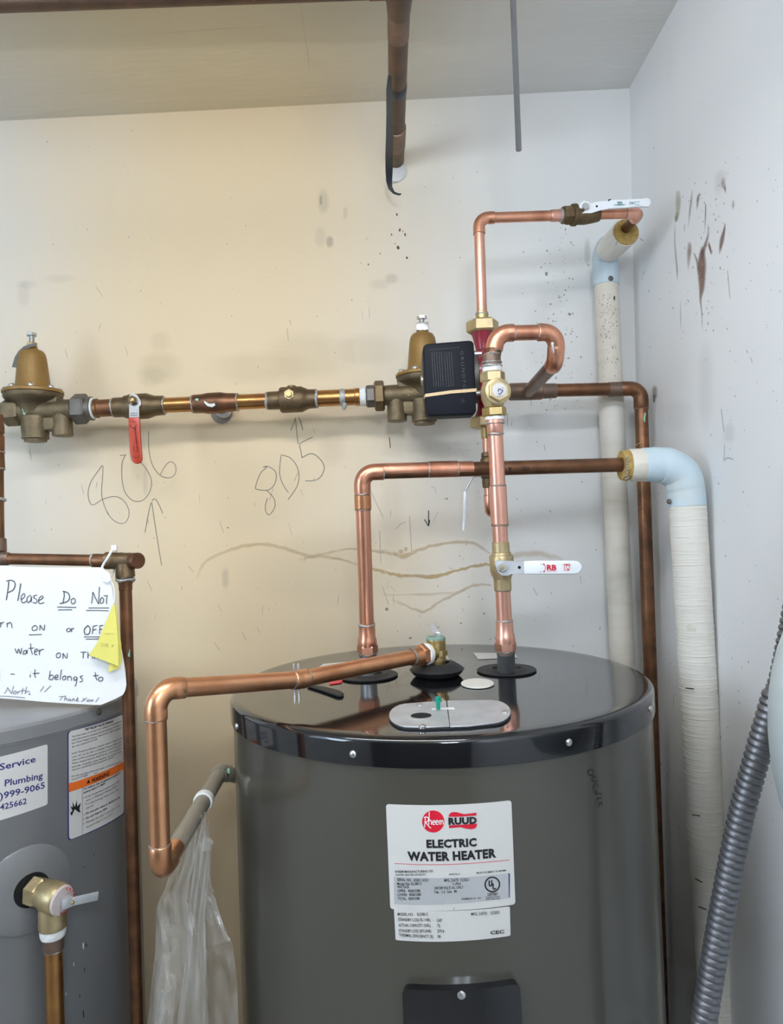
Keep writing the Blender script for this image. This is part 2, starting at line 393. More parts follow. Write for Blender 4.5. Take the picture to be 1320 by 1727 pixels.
def stroke(sf, pts, wpx, Y, h=0.0006, k=4, scale=1.0, off=(0, 0), sm=True):
    """pen line through pixels"""
    q = [V((*sf.uv(off[0] + p[0]*scale, off[1] + p[1]*scale), 0)) for p in pts]
    if sm and len(q) > 2: q = smooth(q, k)
    wd = wpx*S(Y)/2; vs, fs = [], []
    for i, p in enumerate(q):
        t = (q[min(i+1, len(q)-1)] - q[max(i-1, 0)]); t = t.normalized() if t.length > 0 else V((1, 0, 0)); n = V((-t.y, t.x, 0))
        for s_ in (-1, 1): r_ = p + n*wd*s_; vs.append(sf.at(r_.x, r_.y, h))
    for i in range(len(q) - 1): fs.append((2*i, 2*i+1, 2*i+3, 2*i+2))
    return vs, fs
def patch(sf, outline, h=0.0003, nx=10):                 # flat print shape from pixel outline (fan)
    q = [sf.uv(*p) for p in outline]; cx = sum(a for a, _ in q)/len(q); cy = sum(b for _, b in q)/len(q)
    vs = [sf.at(cx, cy, h)] + [sf.at(a, b, h) for a, b in q]; n = len(q)
    return vs, [(0, i+1, (i+1) % n + 1) for i in range(n)]
def sticker(sf, c00, c10, c11, c01, h=0.0005, n=14, r=0.06, asp=1.0):
    """rounded sheet with corners (pixels) bottom-left, bottom-right, top-right, top-left"""
    a, b, c, d = [V(sf.uv(*p)) for p in (c00, c10, c11, c01)]
    vs, fs = [], []; us = [0, r*0.13, r*0.45, r] + [r + (1-2*r)*i/n for i in range(1, n)] + [1-r, 1-r*0.45, 1-r*0.13, 1]
    for u in us:
        e = min(u, 1-u); k = 0.0
        if e < r: k = r*asp*(1 - math.sqrt(max(0, 1 - (1 - e/r)**2)))
        lo, hi = a + (b-a)*u, d + (c-d)*u
        p, q = lo + (hi-lo)*k, lo + (hi-lo)*(1-k)
        vs += [sf.at(p.x, p.y, -0.0005), sf.at(p.x, p.y, h), sf.at(q.x, q.y, h), sf.at(q.x, q.y, -0.0005)]
    for i in range(len(us) - 1):
        for j in range(3): fs.append((4*i+j, 4*i+4+j, 4*i+5+j, 4*i+1+j))
    return vs, fs
def blots(sf, spots, h=0.0004, n=8, rs=1):               # many small specks: (px, py, rx, ry)
    rnd = random.Random(rs); vs, fs = [], []
    for px, py, rx, ry in spots:
        b = len(vs); q = sf.uv(px, py); vs.append(sf.at(*q, h))
        for k in range(n):
            g = 2*math.pi*k/n; f = rnd.uniform(0.7, 1.15); q = sf.uv(px + rx*f*math.cos(g), py + ry*f*math.sin(g)); vs.append(sf.at(*q, h))
        fs += [(b, b+1+k, b+1+(k+1) % n) for k in range(n)]
    return vs, fs
def smear(sf, pts, wpx, k=5, h=0.0003, sm=True):         # soft band along pixels: (px, py, width, strength)
    q = smooth([V((p[0], p[1], p[2])) for p in pts], k) if sm else [V(p[:3]) for p in pts]
    st = []
    for i in range(len(pts)-1):
        st += [pts[i][3] + (pts[i+1][3]-pts[i][3])*j/k for j in range(k)]
    st.append(pts[-1][3]); vs, fs, al = [], [], []
    jr = random.Random(len(pts)*31 + int(pts[0][0]))
    if wpx == 1.01: q = [p + V((0, jr.uniform(-1.1, 1.1), jr.uniform(-1.5, 1.5))) for p in q]
    for i, p in enumerate(q):
        t = q[min(i+1, len(q)-1)] - q[max(i-1, 0)]; t.z = 0; t = t.normalized(); n = V((-t.y, t.x, 0))
        for s_, a_ in ((-1, 0), (-0.35, 1), (0.35, 1), (1, 0)):
            c = p + n*p.z*0.5*s_*wpx; vs.append(sf.at(*sf.uv(c.x, c.y), h)); al.append(a_*st[i]*(0 if i in (0, len(q)-1) else 1))
    for i in range(len(q) - 1):
        for j in range(3): fs.append((4*i+j, 4*i+4+j, 4*i+5+j, 4*i+1+j))
    return (vs, fs), al

def dashes(sf, rows, wpx, Y, h=0.0005, seed=3):          # rows of print too small to read: (x0, y0, x1, y1) in pixels
    rnd = random.Random(seed); out = []
    for x0, y0, x1, y1 in rows:
        L_ = math.hypot(x1-x0, y1-y0); t = 0.0
        while t < L_ - 0.4:
            d = min(rnd.uniform(0.8, 3.2), L_ - t); a, b = t/L_, (t + d)/L_
            out.append(stroke(sf, [(x0 + (x1-x0)*a, y0 + (y1-y0)*a), (x0 + (x1-x0)*b, y0 + (y1-y0)*b)], wpx, Y, h=h)); t += d + rnd.uniform(0.4, 1.0)
    return merge(*out)

# ================================================================ THE ROOM
YW = 1.47
A_, B_ = P(1061, 149, YW), P(0, 204, YW)
K_ = P(1074.5, 750, YW)
lean = (A_.x - K_.x)/(A_.z - K_.z)
def xr(z): return A_.x + (z - A_.z)*lean              # the right wall leans a little
q_ = ray(1143, 0); t_ = 1.0
for _ in range(20): p_ = CAM + q_*t_; t_ = xr(p_.z)/q_.x
C_ = CAM + q_*t_
nc = (A_ - B_).cross(C_ - B_); 
def zc(x, y): return B_.z - (nc.x*(x - B_.x) + nc.y*(y - B_.y))/nc.z
XL, YF = -1.75, -1.45
def slab8(v): return v, [(0,1,2,3), (7,6,5,4), (0,4,5,1), (1,5,6,2), (2,6,7,3), (3,7,4,0)]
def struct(name, mesh, m, label=None, **k):
    o = obj(name, mesh, m, None, flat=True, **k); o['kind'] = 'structure'
    if label: o['label'] = label
    return o
TH = 0.12
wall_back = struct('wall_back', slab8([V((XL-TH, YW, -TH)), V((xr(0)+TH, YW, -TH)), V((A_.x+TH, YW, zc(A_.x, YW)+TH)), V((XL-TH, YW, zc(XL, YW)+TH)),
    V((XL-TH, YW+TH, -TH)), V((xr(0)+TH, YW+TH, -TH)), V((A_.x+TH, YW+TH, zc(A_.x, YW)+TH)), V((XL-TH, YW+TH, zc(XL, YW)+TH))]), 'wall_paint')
def rw(y, z, o=0): return V((xr(z) + o, y, z))
zt = 2.85
wall_right = struct('wall_right', slab8([rw(YF-TH, -TH), rw(YF-TH, zt), rw(YW, zt), rw(YW, -TH), rw(YF-TH, -TH, TH), rw(YF-TH, zt, TH), rw(YW, zt, TH), rw(YW, -TH, TH)]), 'wall_paint_right')
wall_left = struct('wall_left', box((XL - TH/2, (YW+YF)/2, zt/2), TH/2, (YW-YF)/2, zt/2 + TH), 'wall_paint_right')
wall_front = struct('wall_front', prism([(XL-TH, 0), (-1.30, 0), (-1.30, 2.05), (-0.42, 2.05), (-0.42, 0), (xr(0)+TH, 0), (xr(2.8)+TH, zt), (XL-TH, zt)],
    (0, YF, 0), (1, 0, 0), (0, 0, 1), (0, -TH, 0)), 'dark_panel')
def cc(x, y, o=0): return V((x, y, zc(x, y) + o))
xe = A_.x + TH
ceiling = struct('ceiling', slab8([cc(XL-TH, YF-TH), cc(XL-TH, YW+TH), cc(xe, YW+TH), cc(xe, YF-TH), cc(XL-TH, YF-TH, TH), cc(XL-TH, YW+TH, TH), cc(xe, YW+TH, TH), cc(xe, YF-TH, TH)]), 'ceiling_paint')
fill_panel = struct('fill_panel_1', box((XL + 0.004, -0.15, 1.90), 0.004, 0.41, 0.45, 0.001), 'fill_panel_glow')  # added glowing panel out of view, brightens the right wall
for c_, hy_, hz_ in (((XL+0.012, -0.15, 2.37), 0.45, 0.02), ((XL+0.012, -0.15, 1.43), 0.45, 0.02), ((XL+0.012, -0.58, 1.90), 0.02, 0.45), ((XL+0.012, 0.28, 1.90), 0.02, 0.45)):
    obj('fill_panel_frame', box(c_, 0.012, hy_, hz_, 0.002), 'lamp_housing', fill_panel, flat=True)
floor = struct('floor', box(((XL+0.6)/2, (YW+YF)/2, -TH/2), (0.6-XL)/2 + TH, (YW-YF)/2 + TH, TH/2), 'floor_concrete')
struct('door_1', box((-0.86, YF-0.06, 1.02), 0.435, 0.02, 1.02, 0.003), 'dark_panel')
for nm, c, hx, hz in (('trim_1', (-1.34, YF+0.01, 1.03), 0.04, 1.03), ('trim_2', (-0.38, YF+0.01, 1.03), 0.04, 1.03), ('trim_3', (-0.86, YF+0.01, 2.10), 0.52, 0.04)):
    struct(nm, box(c, hx, 0.012, hz, 0.003), 'dark_panel')

# ridges of paint and a filled joint on the ceiling
class Ceil(Surf):
    def uv(s, px, py):
        d = ray(px, py); t = 1.0
        for _ in range(12): p = CAM + d*t; t = (zc(p.x, p.y) - CAM.z)/d.z
        p = CAM + d*t; return p.x, p.y
    def at(s, u, v, h=0.0): return V((u, v, zc(u, v) - h))
CE = Ceil()
def ridge(sf, pts, wpx, hgt):                          # raised bead of dried paint
    q = [sf.uv(*p) for p in pts]; n = len(q); rs = [hgt*(0.15 if i in (0, n-1) else random.uniform(0.6, 1.2)) for i in range(n)]
    return tube([sf.at(*p, 0) for p in q], rs, n=6)
for pts in ([(505,0),(508,20),(513,50),(518,90),(523,140)], [(195,62),(290,55),(380,48),(480,42)], [(205,178),(240,176)], [(190,175),(200,180)],
            [(440,162),(520,161),(600,155),(640,152)], [(700,160),(780,156),(860,146),(920,140)], [(1005,77),(1012,68),(1020,55)], [(1030,79),(1045,73),(1058,69)],
            [(995,134),(1007,130)], [(1060,106),(1068,96),(1072,90)], [(985,108),(1010,105),(1040,115),(1052,113)], [(640,32),(652,28)], [(700,86),(712,84)], [(748,112),(764,111)], [(752,132),(756,131)],
            [(20,196),(70,190),(120,182)], [(780,32),(800,31)], [(520,92),(560,90)], [(430,58),(425,62)], [(82,45),(86,47)], [(760,100),(755,104)], [(870,65),(890,66),(905,70)]):
    obj('paint_ridge', ridge(CE, [(x, max(y, -20)) for x, y in pts], 2, 0.0009), 'ceiling_paint', ceiling)

# marks on the back wall ------------------------------------------------
WB = Wall(YW)
def pen(name, strokes, wpx, m, par, sf=WB, Y=YW, off=(0, 0), sc=1.0, h=0.0006):
    return obj(name, merge(*[stroke(sf, s, wpx, Y, h=h, off=off, scale=sc) for s in strokes]), m, par, flat=True)
o4 = (100, 640); s4 = 1/2.2
pen('pencil_numeral', [[(160,318),(140,345),(115,385),(107,430),(122,466),(160,445),(205,434),(240,450),(259,490),(250,525),(225,534),(190,512),(168,470),(157,425),(160,370),(163,320)]], 1.0, 'pencil', wall_back, off=o4, sc=s4)
pen('pencil_numeral', [[(225,282),(250,280)], [(245,283),(233,310),(233,370),(245,420),(275,450),(310,448),(336,415),(342,375),(325,335),(300,305)]], 1.0, 'pencil', wall_back, off=o4, sc=s4)
pen('pencil_numeral', [[(332,192),(331,240),(337,290),(352,330),(378,358),(408,365),(430,350),(431,320),(415,305),(395,318),(374,355)]], 1.0, 'pencil', wall_back, off=o4, sc=s4)
pen('pencil_arrow', [[(380,690),(368,620),(354,530),(343,455)], [(318,568),(328,510),(340,458)], [(343,452),(355,443),(370,465),(384,497)]], 1.1, 'pencil', wall_back, off=o4, sc=s4)
pen('pencil_numeral', [[(762,322),(780,325),(803,345),(800,385),(775,410),(735,408),(728,398),(745,350),(770,325),(755,326)], [(770,412),(795,440),(800,470),(780,502),(766,490),(765,465),(772,440)]], 1.1, 'pencil', wall_back, off=o4, sc=s4)
pen('pencil_numeral', [[(822,283),(818,320),(818,355),(830,390),(850,420)], [(822,280),(855,290),(880,320),(889,360),(880,400),(848,446)]], 1.1, 'pencil', wall_back, off=o4, sc=s4)
pen('pencil_numeral', [[(940,214),(915,225),(892,241),(896,265),(900,292)], [(900,290),(935,275),(965,293),(983,325),(970,360),(945,375),(912,376)]], 1.2, 'pencil', wall_back, off=o4, sc=s4)
pen('pencil_arrow', [[(886,240),(880,190),(876,145)], [(858,190),(868,165),(876,142)], [(888,140),(896,160),(903,188)]], 1.1, 'pencil', wall_back, off=o4, sc=s4)
pen('marker_arrow', [[(722.5,861),(722.5,887)], [(715.5,876),(722,887)], [(724.5,877),(722.5,887)]], 1.6, 'marker', wall_back)
pen('scratch', [[(656,737),(657.5,748),(658,756)]], 1.4, 'rust', wall_back)
# water lines
def stain(name, pts, m, par, sf=WB, wk=1.01):
    pts = [(a, b, c, d*0.8) for a, b, c, d in pts]
    ms, al = smear(sf, pts, wk); return obj(name, ms, m, par, flat=True, strength=al)
stain('water_stain', [(330,980,8,0.0),(345,950,7,0.22),(380,930,7,0.30),(430,918,8,0.34),(480,925,8,0.34),(520,938,8,0.36),(560,930,6,0.28),(600,926,6,0.32),(650,931,8,0.42),(680,938,12,0.5),(700,930,8,0.42),(730,920,7,0.5),(775,914,6,0.5),(800,917,6,0.42),(828,934,4,0.2)], 'stain_brown', wall_back)
stain('water_stain', [(500,945,4,0.1),(540,938,7,0.35),(570,943,6,0.42),(600,951,5,0.35),(640,962,6,0.6),(670,970,7,0.75),(700,971,7,0.75),(730,973,8,0.85),(760,965,6,0.8),(790,957,6,0.75),(815,952,7,0.8),(830,952,5,0.4)], 'stain_brown', wall_back)
stain('water_stain', [(660,1010,5,0.1),(690,1024,6,0.32),(715,1031,7,0.38),(742,1014,6,0.4),(775,998,6,0.4),(800,987,6,0.4),(830,986,5,0.3)], 'stain_brown', wall_back)
stain('water_stain', [(845,945,10,0.05),(870,936,14,0.30),(905,934,12,0.34),(940,941,8,0.2),(950,948,4,0.0)], 'stain_brown', wall_back)
stain('water_stain', [(640,1003,4,0.1),(700,1003,5,0.25),(760,1000,5,0.2),(790,993,4,0.1)], 'stain_brown', wall_back)
# smudges
for (x, y, wd, ht, st, m) in [(545,340,22,46,0.22,'stain_grey'),(556,408,14,22,0.42,'stain_grey'),(541,338,6,20,0.4,'stain_grey'),(540,400,22,40,0.13,'stain_grey'),(582,360,10,24,0.16,'stain_grey'),
        (380,975,14,40,0.22,'stain_grey'),(270,620,80,60,0.20,'stain_green'),(255,635,50,40,0.20,'stain_green'),(660,470,26,20,0.22,'stain_grey'),(640,480,40,20,0.12,'stain_grey'),(270,575,40,36,0.14,'stain_green'),
        (40,495,24,50,0.12,'stain_grey'),(45,480,40,16,0.12,'stain_grey'),(375,700,40,16,0.8,'dirtsoft'),(520,600,160,90,0.16,'stain_green'),(620,590,120,60,0.14,'stain_green'),(440,620,180,60,0.16,'stain_green'),
        (990,425,12,50,0.25,'stain_grey'),(930,505,60,40,0.10,'stain_grey'),(676,930,10,9,0.6,'stain_brown'),(684,926,8,9,0.6,'stain_brown'),(560,755,50,70,0.10,'stain_grey'),(660,880,46,170,0.10,'stain_grey'),(560,960,300,140,0.14,'stain_green'),
        (910,570,60,140,0.08,'stain_grey'),(100,470,60,16,0.1,'stain_grey'),(245,810,10,60,0.14,'stain_grey'),(430,830,200,160,0.10,'stain_green')]:
    if m == 'dirtsoft': m = 'stain_grey'
    elif m == 'stain_grey': st *= 0.7
    else: st *= 0.55
    ms, al = smear(WB, [(x-0.02, y-ht/2, wd*0.5, 0), (x, y-ht*0.25, wd, st), (x, y, wd*1.1, st), (x, y+ht*0.25, wd, st), (x+0.02, y+ht/2, wd*0.5, 0)], 1.0)
    obj('smudge', ms, m, wall_back, flat=True, strength=al)
rnd = random.Random(3)
sp = [(669,362,1.6,2.4),(674,388,2,3.2),(679,390,1,1.2),(660,396,1.4,2.2),(683,396,1.5,3.4),(671,418,2.4,3.6),(686,435,1.6,2.4),(641,428,1,1.6),(621,446,1.2,2),(666,411,.9,1.2)]
obj('rust_spots', blots(WB, sp), 'rust', wall_back, flat=True, kind='stuff')
sp = []
for _ in range(170):                                    # splashes beside the corner pipe
    x = rnd.gauss(940, 26); y = rnd.uniform(385, 700); r = rnd.choice((0.4, 0.5, 0.6, 0.8, 1.2)); sp.append((x, y, r, r*rnd.uniform(1, 1.7)))
for _ in range(230):
    x = rnd.uniform(0, 1050); y = rnd.uniform(210, 1080); r = rnd.choice((0.3, 0.4, 0.5, 0.7)); sp.append((x, y, r, r*rnd.uniform(1, 2.6)))
for _ in range(90):
    x = rnd.uniform(640, 1050); y = rnd.uniform(740, 1090); r = rnd.choice((0.4, 0.5, 0.9)); sp.append((x, y, r, r*rnd.uniform(1, 2.6)))
sp += [(384,890,2.2,1.4),(753,841,1.8,1.8),(816,1035,1.8,1.8),(652,1027,3.5,3),(692,1076,3,2),(777,1051,1.8,2),(921,462,2.5,3.5),(928,513,2,1.6),(960,530,3,2.5)]
obj('dirt_specks', blots(WB, sp, rs=5), 'dirt', wall_back, flat=True, kind='stuff')
# scratches
scr = []
for _ in range(70):
    x = rnd.uniform(0, 1050); y = rnd.uniform(480, 1090); L = rnd.uniform(5, 22); a = rnd.gauss(0.1, 0.3)
    scr.append(stroke(WB, [(x, y), (x + L*math.sin(a), y + L*math.cos(a))], rnd.uniform(0.4, 0.8), YW))
scr += [stroke(WB, p, 0.8, YW) for p in ([(626,830),(635,850),(646,872)], [(668,892),(675,884),(684,880)], [(640,895),(642,950)], [(690,870),(694,930)], [(645,990),(655,1020)])]
obj('scratches', merge(*scr), 'scratch_grey', wall_back, flat=True, kind='stuff')
# broken plaster round the stub behind the wall tee and round the ceiling pipe
obj('wall_hole', lathe([(-0.004, 0.019), (0.0012, 0.0225), (0.0013, 0.016)], P(374, 697, YW), (0, -1, 0), n=14), 'dirt', wall_back)
obj('plaster_collar', lathe([(-0.004, 0.024), (0.004, 0.022), (0.006, 0.018)], P(667, 290, YW), (0, -1, 0), n=18), 'label_cream', wall_back)
pen('plaster_crack', [[(651,288),(653,302),(660,308),(670,308),(677,300),(679,286)]], 0.8, 'pencil', wall_back)

# marks on the right wall -----------------------------------------------
class RightWall(Surf):
    def uv(s, px, py):
        d = ray(px, py); t = 1.0
        for _ in range(12): p = CAM + d*t; t = xr(p.z)/d.x
        p = CAM + d*t; return p.y, p.z
    def at(s, u, v, h=0.0): return V((xr(v) - h, u, v))
RW = RightWall(); o5 = (1060, 250); s5 = 1/5.077
def rs_(name, pts, m='stain_rust'):
    pts = [(o5[0] + x*s5, o5[1] + y*s5, wd*s5, st) for x, y, wd, st in pts]
    ms, al = smear(RW, pts, 1.0); return obj(name, ms, m, wall_right, flat=True, strength=al)
rs_('rust_smear', [(625,830,20,0),(630,900,60,0.75),(625,1000,95,0.85),(625,1100,80,0.85),(625,1200,60,0.7),(615,1300,25,0.5),(625,1400,14,0.4),(632,1560,8,0.1)])
rs_('rust_smear', [(680,640,10,0.1),(680,740,26,0.35),(655,830,36,0.6),(630,900,50,0.5),(615,960,40,0)])
rs_('rust_smear', [(825,640,12,0.3),(820,690,24,0.65),(800,780,46,0.75),(785,860,30,0.6),(775,915,10,0)])
rs_('rust_smear', [(685,800,8,0.4),(695,850,26,0.9),(708,900,14,0.5),(712,915,4,0)])
rs_('rust_smear', [(810,250,40,0.1),(810,310,50,0.4),(825,350,26,0.6),(830,395,6,0)])
rs_('rust_smear', [(815,180,80,0.0),(790,240,120,0.12),(770,330,100,0.1),(760,430,60,0)])
rs_('rust_smear', [(545,350,10,0.1),(535,450,22,0.5),(522,560,20,0.45),(510,680,8,0)], 'stain_grey')
rs_('rust_smear', [(660,470,14,0.4),(658,560,14,0.8),(655,650,8,0.6),(650,740,4,0)], 'stain_grey')
rs_('rust_smear', [(600,390,16,0.3),(592,440,30,0.6),(582,540,8,0)])
rs_('rust_smear', [(520,800,30,0.2),(520,880,50,0.55),(512,980,30,0.3),(512,1060,10,0)])
rs_('rust_smear', [(555,890,10,0.3),(580,950,24,0.5),(600,1050,26,0.4),(600,1100,8,0)])
rs_('rust_smear', [(420,360,40,0.2),(425,450,60,0.42),(420,540,46,0.40),(410,600,34,0.7),(400,640,10,0)], 'stain_green')
rs_('rust_smear', [(405,560,20,0.1),(408,600,32,0.7),(402,640,8,0)], 'stain_grey')
rs_('rust_smear', [(395,650,20,0.1),(395,800,18,0.3),(405,930,20,0.4),(415,1050,18,0.5),(418,1150,6,0)], 'stain_grey')
rs_('rust_smear', [(895,440,10,0.3),(895,490,24,0.5),(890,530,6,0)], 'stain_grey')
rs_('rust_smear', [(445,1300,6,0.2),(445,1450,10,0.4),(450,1570,6,0)], 'stain_grey')
rs_('rust_smear', [(480,640,8,0.2),(478,690,14,0.35),(475,720,4,0)], 'stain_grey')
for (x, y, wd, ht, st) in [(1104,662,10,26,0.5),(1103,672,5,16,0.8),(1230,730,22,40,0.1),(1140,700,60,60,0.06),(1190,650,30,160,0.08)]:
    ms, al = smear(RW, [(x-0.02, y-ht/2, wd*0.5, 0), (x, y-ht*0.25, wd, st), (x, y, wd, st), (x, y+ht*0.25, wd, st), (x+0.02, y+ht/2, wd*0.5, 0)], 1.0)
    obj('smudge', ms, 'stain_grey', wall_right, flat=True, strength=al)
sp = []
for _ in range(170):
    x = rnd.uniform(1085, 1318); y = rnd.uniform(240, 1400); r = rnd.choice((0.4, 0.5, 0.7)); sp.append((x, y, r, r*rnd.uniform(1.2, 4)))
for _ in range(60):
    x = rnd.gauss(1190, 22); y = rnd.uniform(300, 560); r = rnd.choice((0.4, 0.6, 0.8)); sp.append((x, y, r, r*rnd.uniform(1.2, 4)))
obj('dirt_specks', blots(RW, sp, rs=9), 'dirt', wall_right, flat=True, kind='stuff')
pen('scratch', [[(1083,472),(1084,462),(1088,458)], [(1222,776),(1227,772),(1237,775)], [(1266,603),(1269,612)], [(1222,750),(1221,778)], [(1216,690),(1220,720),(1222,728)], [(1227,456),(1231,503)], [(1136,1170),(1136,1195)]], 0.8, 'pencil', wall_right, sf=RW, Y=1.3)

# ceiling tube lamp, and an added fill bulb behind the camera ---------------------------
emis('lamp_tube_warm', (0.92, 0.95, 1.0), TUBE_GLOW); emis('fill_bulb_glow', (0.82, 0.91, 1.0), 3.0)
def lamp(x, y, hx, hy, m, label, zt_=2.36):
    z = zc(x, y)
    T = thing('ceiling_lamp', label, 'lamp', (x, y, z))
    obj('housing', box((x, y, zt_ + 0.045), hx, hy, 0.02, 0.006), 'lamp_housing', T)
    for s_ in (-0.6, 0.6): obj('hanger', tube([V((x + hx*s_, y, zt_ + 0.06)), V((x + hx*s_, y, zc(x + hx*s_, y)))], 0.005, n=10), 'lamp_housing', T)
    L = hx > hy
    for s_ in (-1, 1):
        d = V((1, 0, 0)) if L else V((0, 1, 0)); n = V((0, 1, 0)) if L else V((1, 0, 0)); c = V((x, y, zt_)) + n*s_*0.03
        obj('lamp_tube', tube([c - d*(max(hx, hy) - 0.02), c + d*(max(hx, hy) - 0.02)], 0.013, n=14), m, T)
    return T
lamp(-0.30, 0.44, 0.52, 0.07, 'lamp_tube_warm', 'long white tube lamp on the ceiling in front of the heaters')
PB = V((0.08, -0.45, 2.18))
T2 = thing('fill_bulb', 'added bare cool white bulb behind the camera for fill light', 'lamp', (PB.x, PB.y, zc(PB.x, PB.y)))  # unseen bulb added to lift the light on walls and ceiling
obj('cord', tube([V((PB.x, PB.y, zc(PB.x, PB.y))), PB + V((0, 0, 0.14))], 0.004, n=10), 'rubber_black', T2)
obj('socket', lathe([(0.105, 0.018), (0.11, 0.022), (0.14, 0.022), (0.15, 0.012)], PB, (0, 0, 1), n=20), 'lamp_housing', T2)
obj('bulb', lathe([(-0.055, 0.012), (-0.045, 0.034), (-0.02, 0.050), (0.01, 0.052), (0.05, 0.036), (0.09, 0.018), (0.105, 0.016)], PB, (0, 0, 1), n=24), 'fill_bulb_glow', T2)

# ================================================================ BIG WATER HEATER
HX, HY, HR, HZ = 0.07, 1.09, 0.311, 1.495
BR = HR - 0.004
T = heater = thing('water_heater', 'dark grey electric water heater with a glossy black lid and white rating label', 'water heater', (HX, HY, 0))
obj('body', lathe([(0.03, BR-0.004), (0.036, BR), (HZ-0.045, BR), (HZ-0.034, BR+0.0015), (HZ-0.030, BR-0.004)], (HX, HY, 0), (0, 0, 1), n=128), 'heater_grey', T, angle=30)
obj('base_ring', lathe([(0.0, BR-0.02), (0.03, BR-0.02)], (HX, HY, 0), (0, 0, 1), n=64), 'rubber_black', T)
lid_prof = [(HZ-0.033, HR-0.006), (HZ-0.033, HR), (HZ-0.008, HR)] + [(HZ-0.008 + 0.008*math.sin(a), HR-0.010 + 0.010*math.cos(a)) for a in [math.radians(x) for x in (15, 30, 45, 60, 75, 90)]] + [(HZ-0.0006, HR-0.022), (HZ-0.0006, 0.15), (HZ-0.0006, 0.0)]
lid = obj('lid', lathe(lid_prof, (HX, HY, 0), (0, 0, 1), n=160), 'lid_black', T, angle=28)
LZ = HZ
def screw(par, p, d, r=0.0042, m='steel', slot=True):
    o = obj('screw', lathe([(-0.002, r), (0.0008, r), (0.0020, r*0.75), (0.0026, r*0.35)], p, d, n=14), m, par)
    return o
LC = Cyl(HX, HY, HR); BC = Cyl(HX, HY, BR)
for px, py in ((399, 1225), (595, 1272), (959, 1252), (1105, 1186)):
    a, z = PCYL(px, py, HX, HY, HR) if px < 1100 else (math.radians(58), HZ - 0.016)
    screw(T, V((HX + HR*math.sin(a), HY - HR*math.cos(a), z)), (math.sin(a), -math.cos(a), 0))
lp = lambda px, py: PZ(px, py, LZ)
# rubber rings where pipes go in
for nm, (px, py), kind in (('pipe_grommet', (854, 1131), 0), ('pipe_grommet', (621, 1140), 0), ('valve_grommet', (737, 1139), 1)):
    c = lp(px, py)
    if kind: prof = [(0.0, 0.032), (0.003, 0.037), (0.010, 0.0425), (0.013, 0.039), (0.020, 0.028), (0.020, 0.020), (0.012, 0.019)]
    else: prof = [(0.0, 0.046), (0.0015, 0.0466), (0.0028, 0.045), (0.0018, 0.037), (0.004, 0.031), (0.0052, 0.027), (0.0045, 0.023), (0.0005, 0.021)]
    obj(nm, lathe(prof, c, (0, 0, 1), n=48), 'rubber_black', T)
# junction cover: two galvanized plates
LS = Plane((HX, HY, LZ), (1, 0, 0), (0, 1, 0))
def plate(name, outline, m='zinc', th=0.0016, hole=None):
    q = [LS.uv(*p) for p in outline]
    return obj(name, prism(q, V((HX, HY, LZ + 0.0012)), (1, 0, 0), (0, 1, 0), (0, 0, th), 0.0004, 1), m, T)
def arcpx(cx, cy, rx, ry, a0, a1, n=9): return [(cx + rx*math.cos(math.radians(a0 + (a1-a0)*i/n)), cy + ry*math.sin(math.radians(a0 + (a1-a0)*i/n))) for i in range(n + 1)]
pl = plate('cover_plate', [(758,1228)] + [(720,1230)] + arcpx(690,1209.5,34,20,90,270,12) + [(720,1187),(752,1185)])
pr = plate('cover_plate', [(754,1185)] + [(800,1184)] + arcpx(828,1203.5,33,19.5,-90,80,12) + [(790,1228),(759,1229)])
obj('plate_edge', prism([LS.uv(*p) for p in [(760,1229.6),(720,1231)] + arcpx(690,1210,34.6,20.6,90,270,12) + [(752,1184.6),(800,1183.6)] + arcpx(828,1204.2,33.6,20.2,-90,80,12)], V((HX, HY, LZ-0.0004)), (1,0,0), (0,1,0), (0,0,0.0015), 0), 'rubber_black', T)
hc = PZ(710, 1207, LZ + 0.0030)
obj('knockout_hole', lathe([(-0.0005, 0.0125), (0.0004, 0.0125)], hc, (0, 0, 1), n=24), 'black_hole', pl)
obj('knockout_rim', lathe([(-0.0005, 0.0185), (0.0002, 0.0185), (0.0003, 0.0170), (0.0003, 0.0130), (-0.0003, 0.0127)], hc, (0, 0, 1), n=24), 'zinc', pl)
for px, py, par in ((708, 1189, pl), (712, 1225, pl), (851, 1201, pr)): screw(par, PZ(px, py, LZ+0.0030), (0, 0, 1), 0.0045)
LP = Plane((HX, HY, LZ + 0.0029), (1, 0, 0), (0, 1, 0))
obj('embossed_text', merge(dashes(LP, [(792,1194.5,806,1194)], 1.2, 0.9), dashes(LP, [(785,1201,818,1200.6), (780,1204,822,1203.6), (779,1207,823,1206.6), (781,1210,820,1209.6), (783,1213,822,1212.6)], 1.0, 0.9, seed=5)), 'ink_white', pr, flat=True)
obj('embossed_text', dashes(LP, [(687,1193,712,1192.6)], 1.0, 0.9), 'ink_white', pl, flat=True)
obj('embossed_text', dashes(LP, [(693,1218,735,1217), (697,1221,733,1220)], 1.0, 0.9, seed=7), 'ink_white', pl, flat=True)
gs = PZ(739, 1196, LZ + 0.004)
gscrew = obj('ground_screw', lathe([(0.0, 0.0026), (0.009, 0.0026), (0.0095, 0.0048), (0.011, 0.0048), (0.0112, 0.0038), (0.015, 0.0036), (0.0155, 0.003)], gs, (0, 0, 1), n=14), 'screw_green', T)
obj('ground_tab', prism([LP.uv(*p) for p in ((728,1197),(728,1195),(765,1193),(767,1196))], V((HX, HY, LZ+0.0029)), (1,0,0), (0,1,0), (0,0,0.0004)), 'ink_white', T)
obj('plug_sticker', prism([LS.uv(*p) for p in arcpx(805,1154,28,8,0,360,26)[:-1]], V((HX, HY, LZ)), (1,0,0), (0,1,0), (0,0,0.002), 0.0006, 1), 'cap_cream', T)
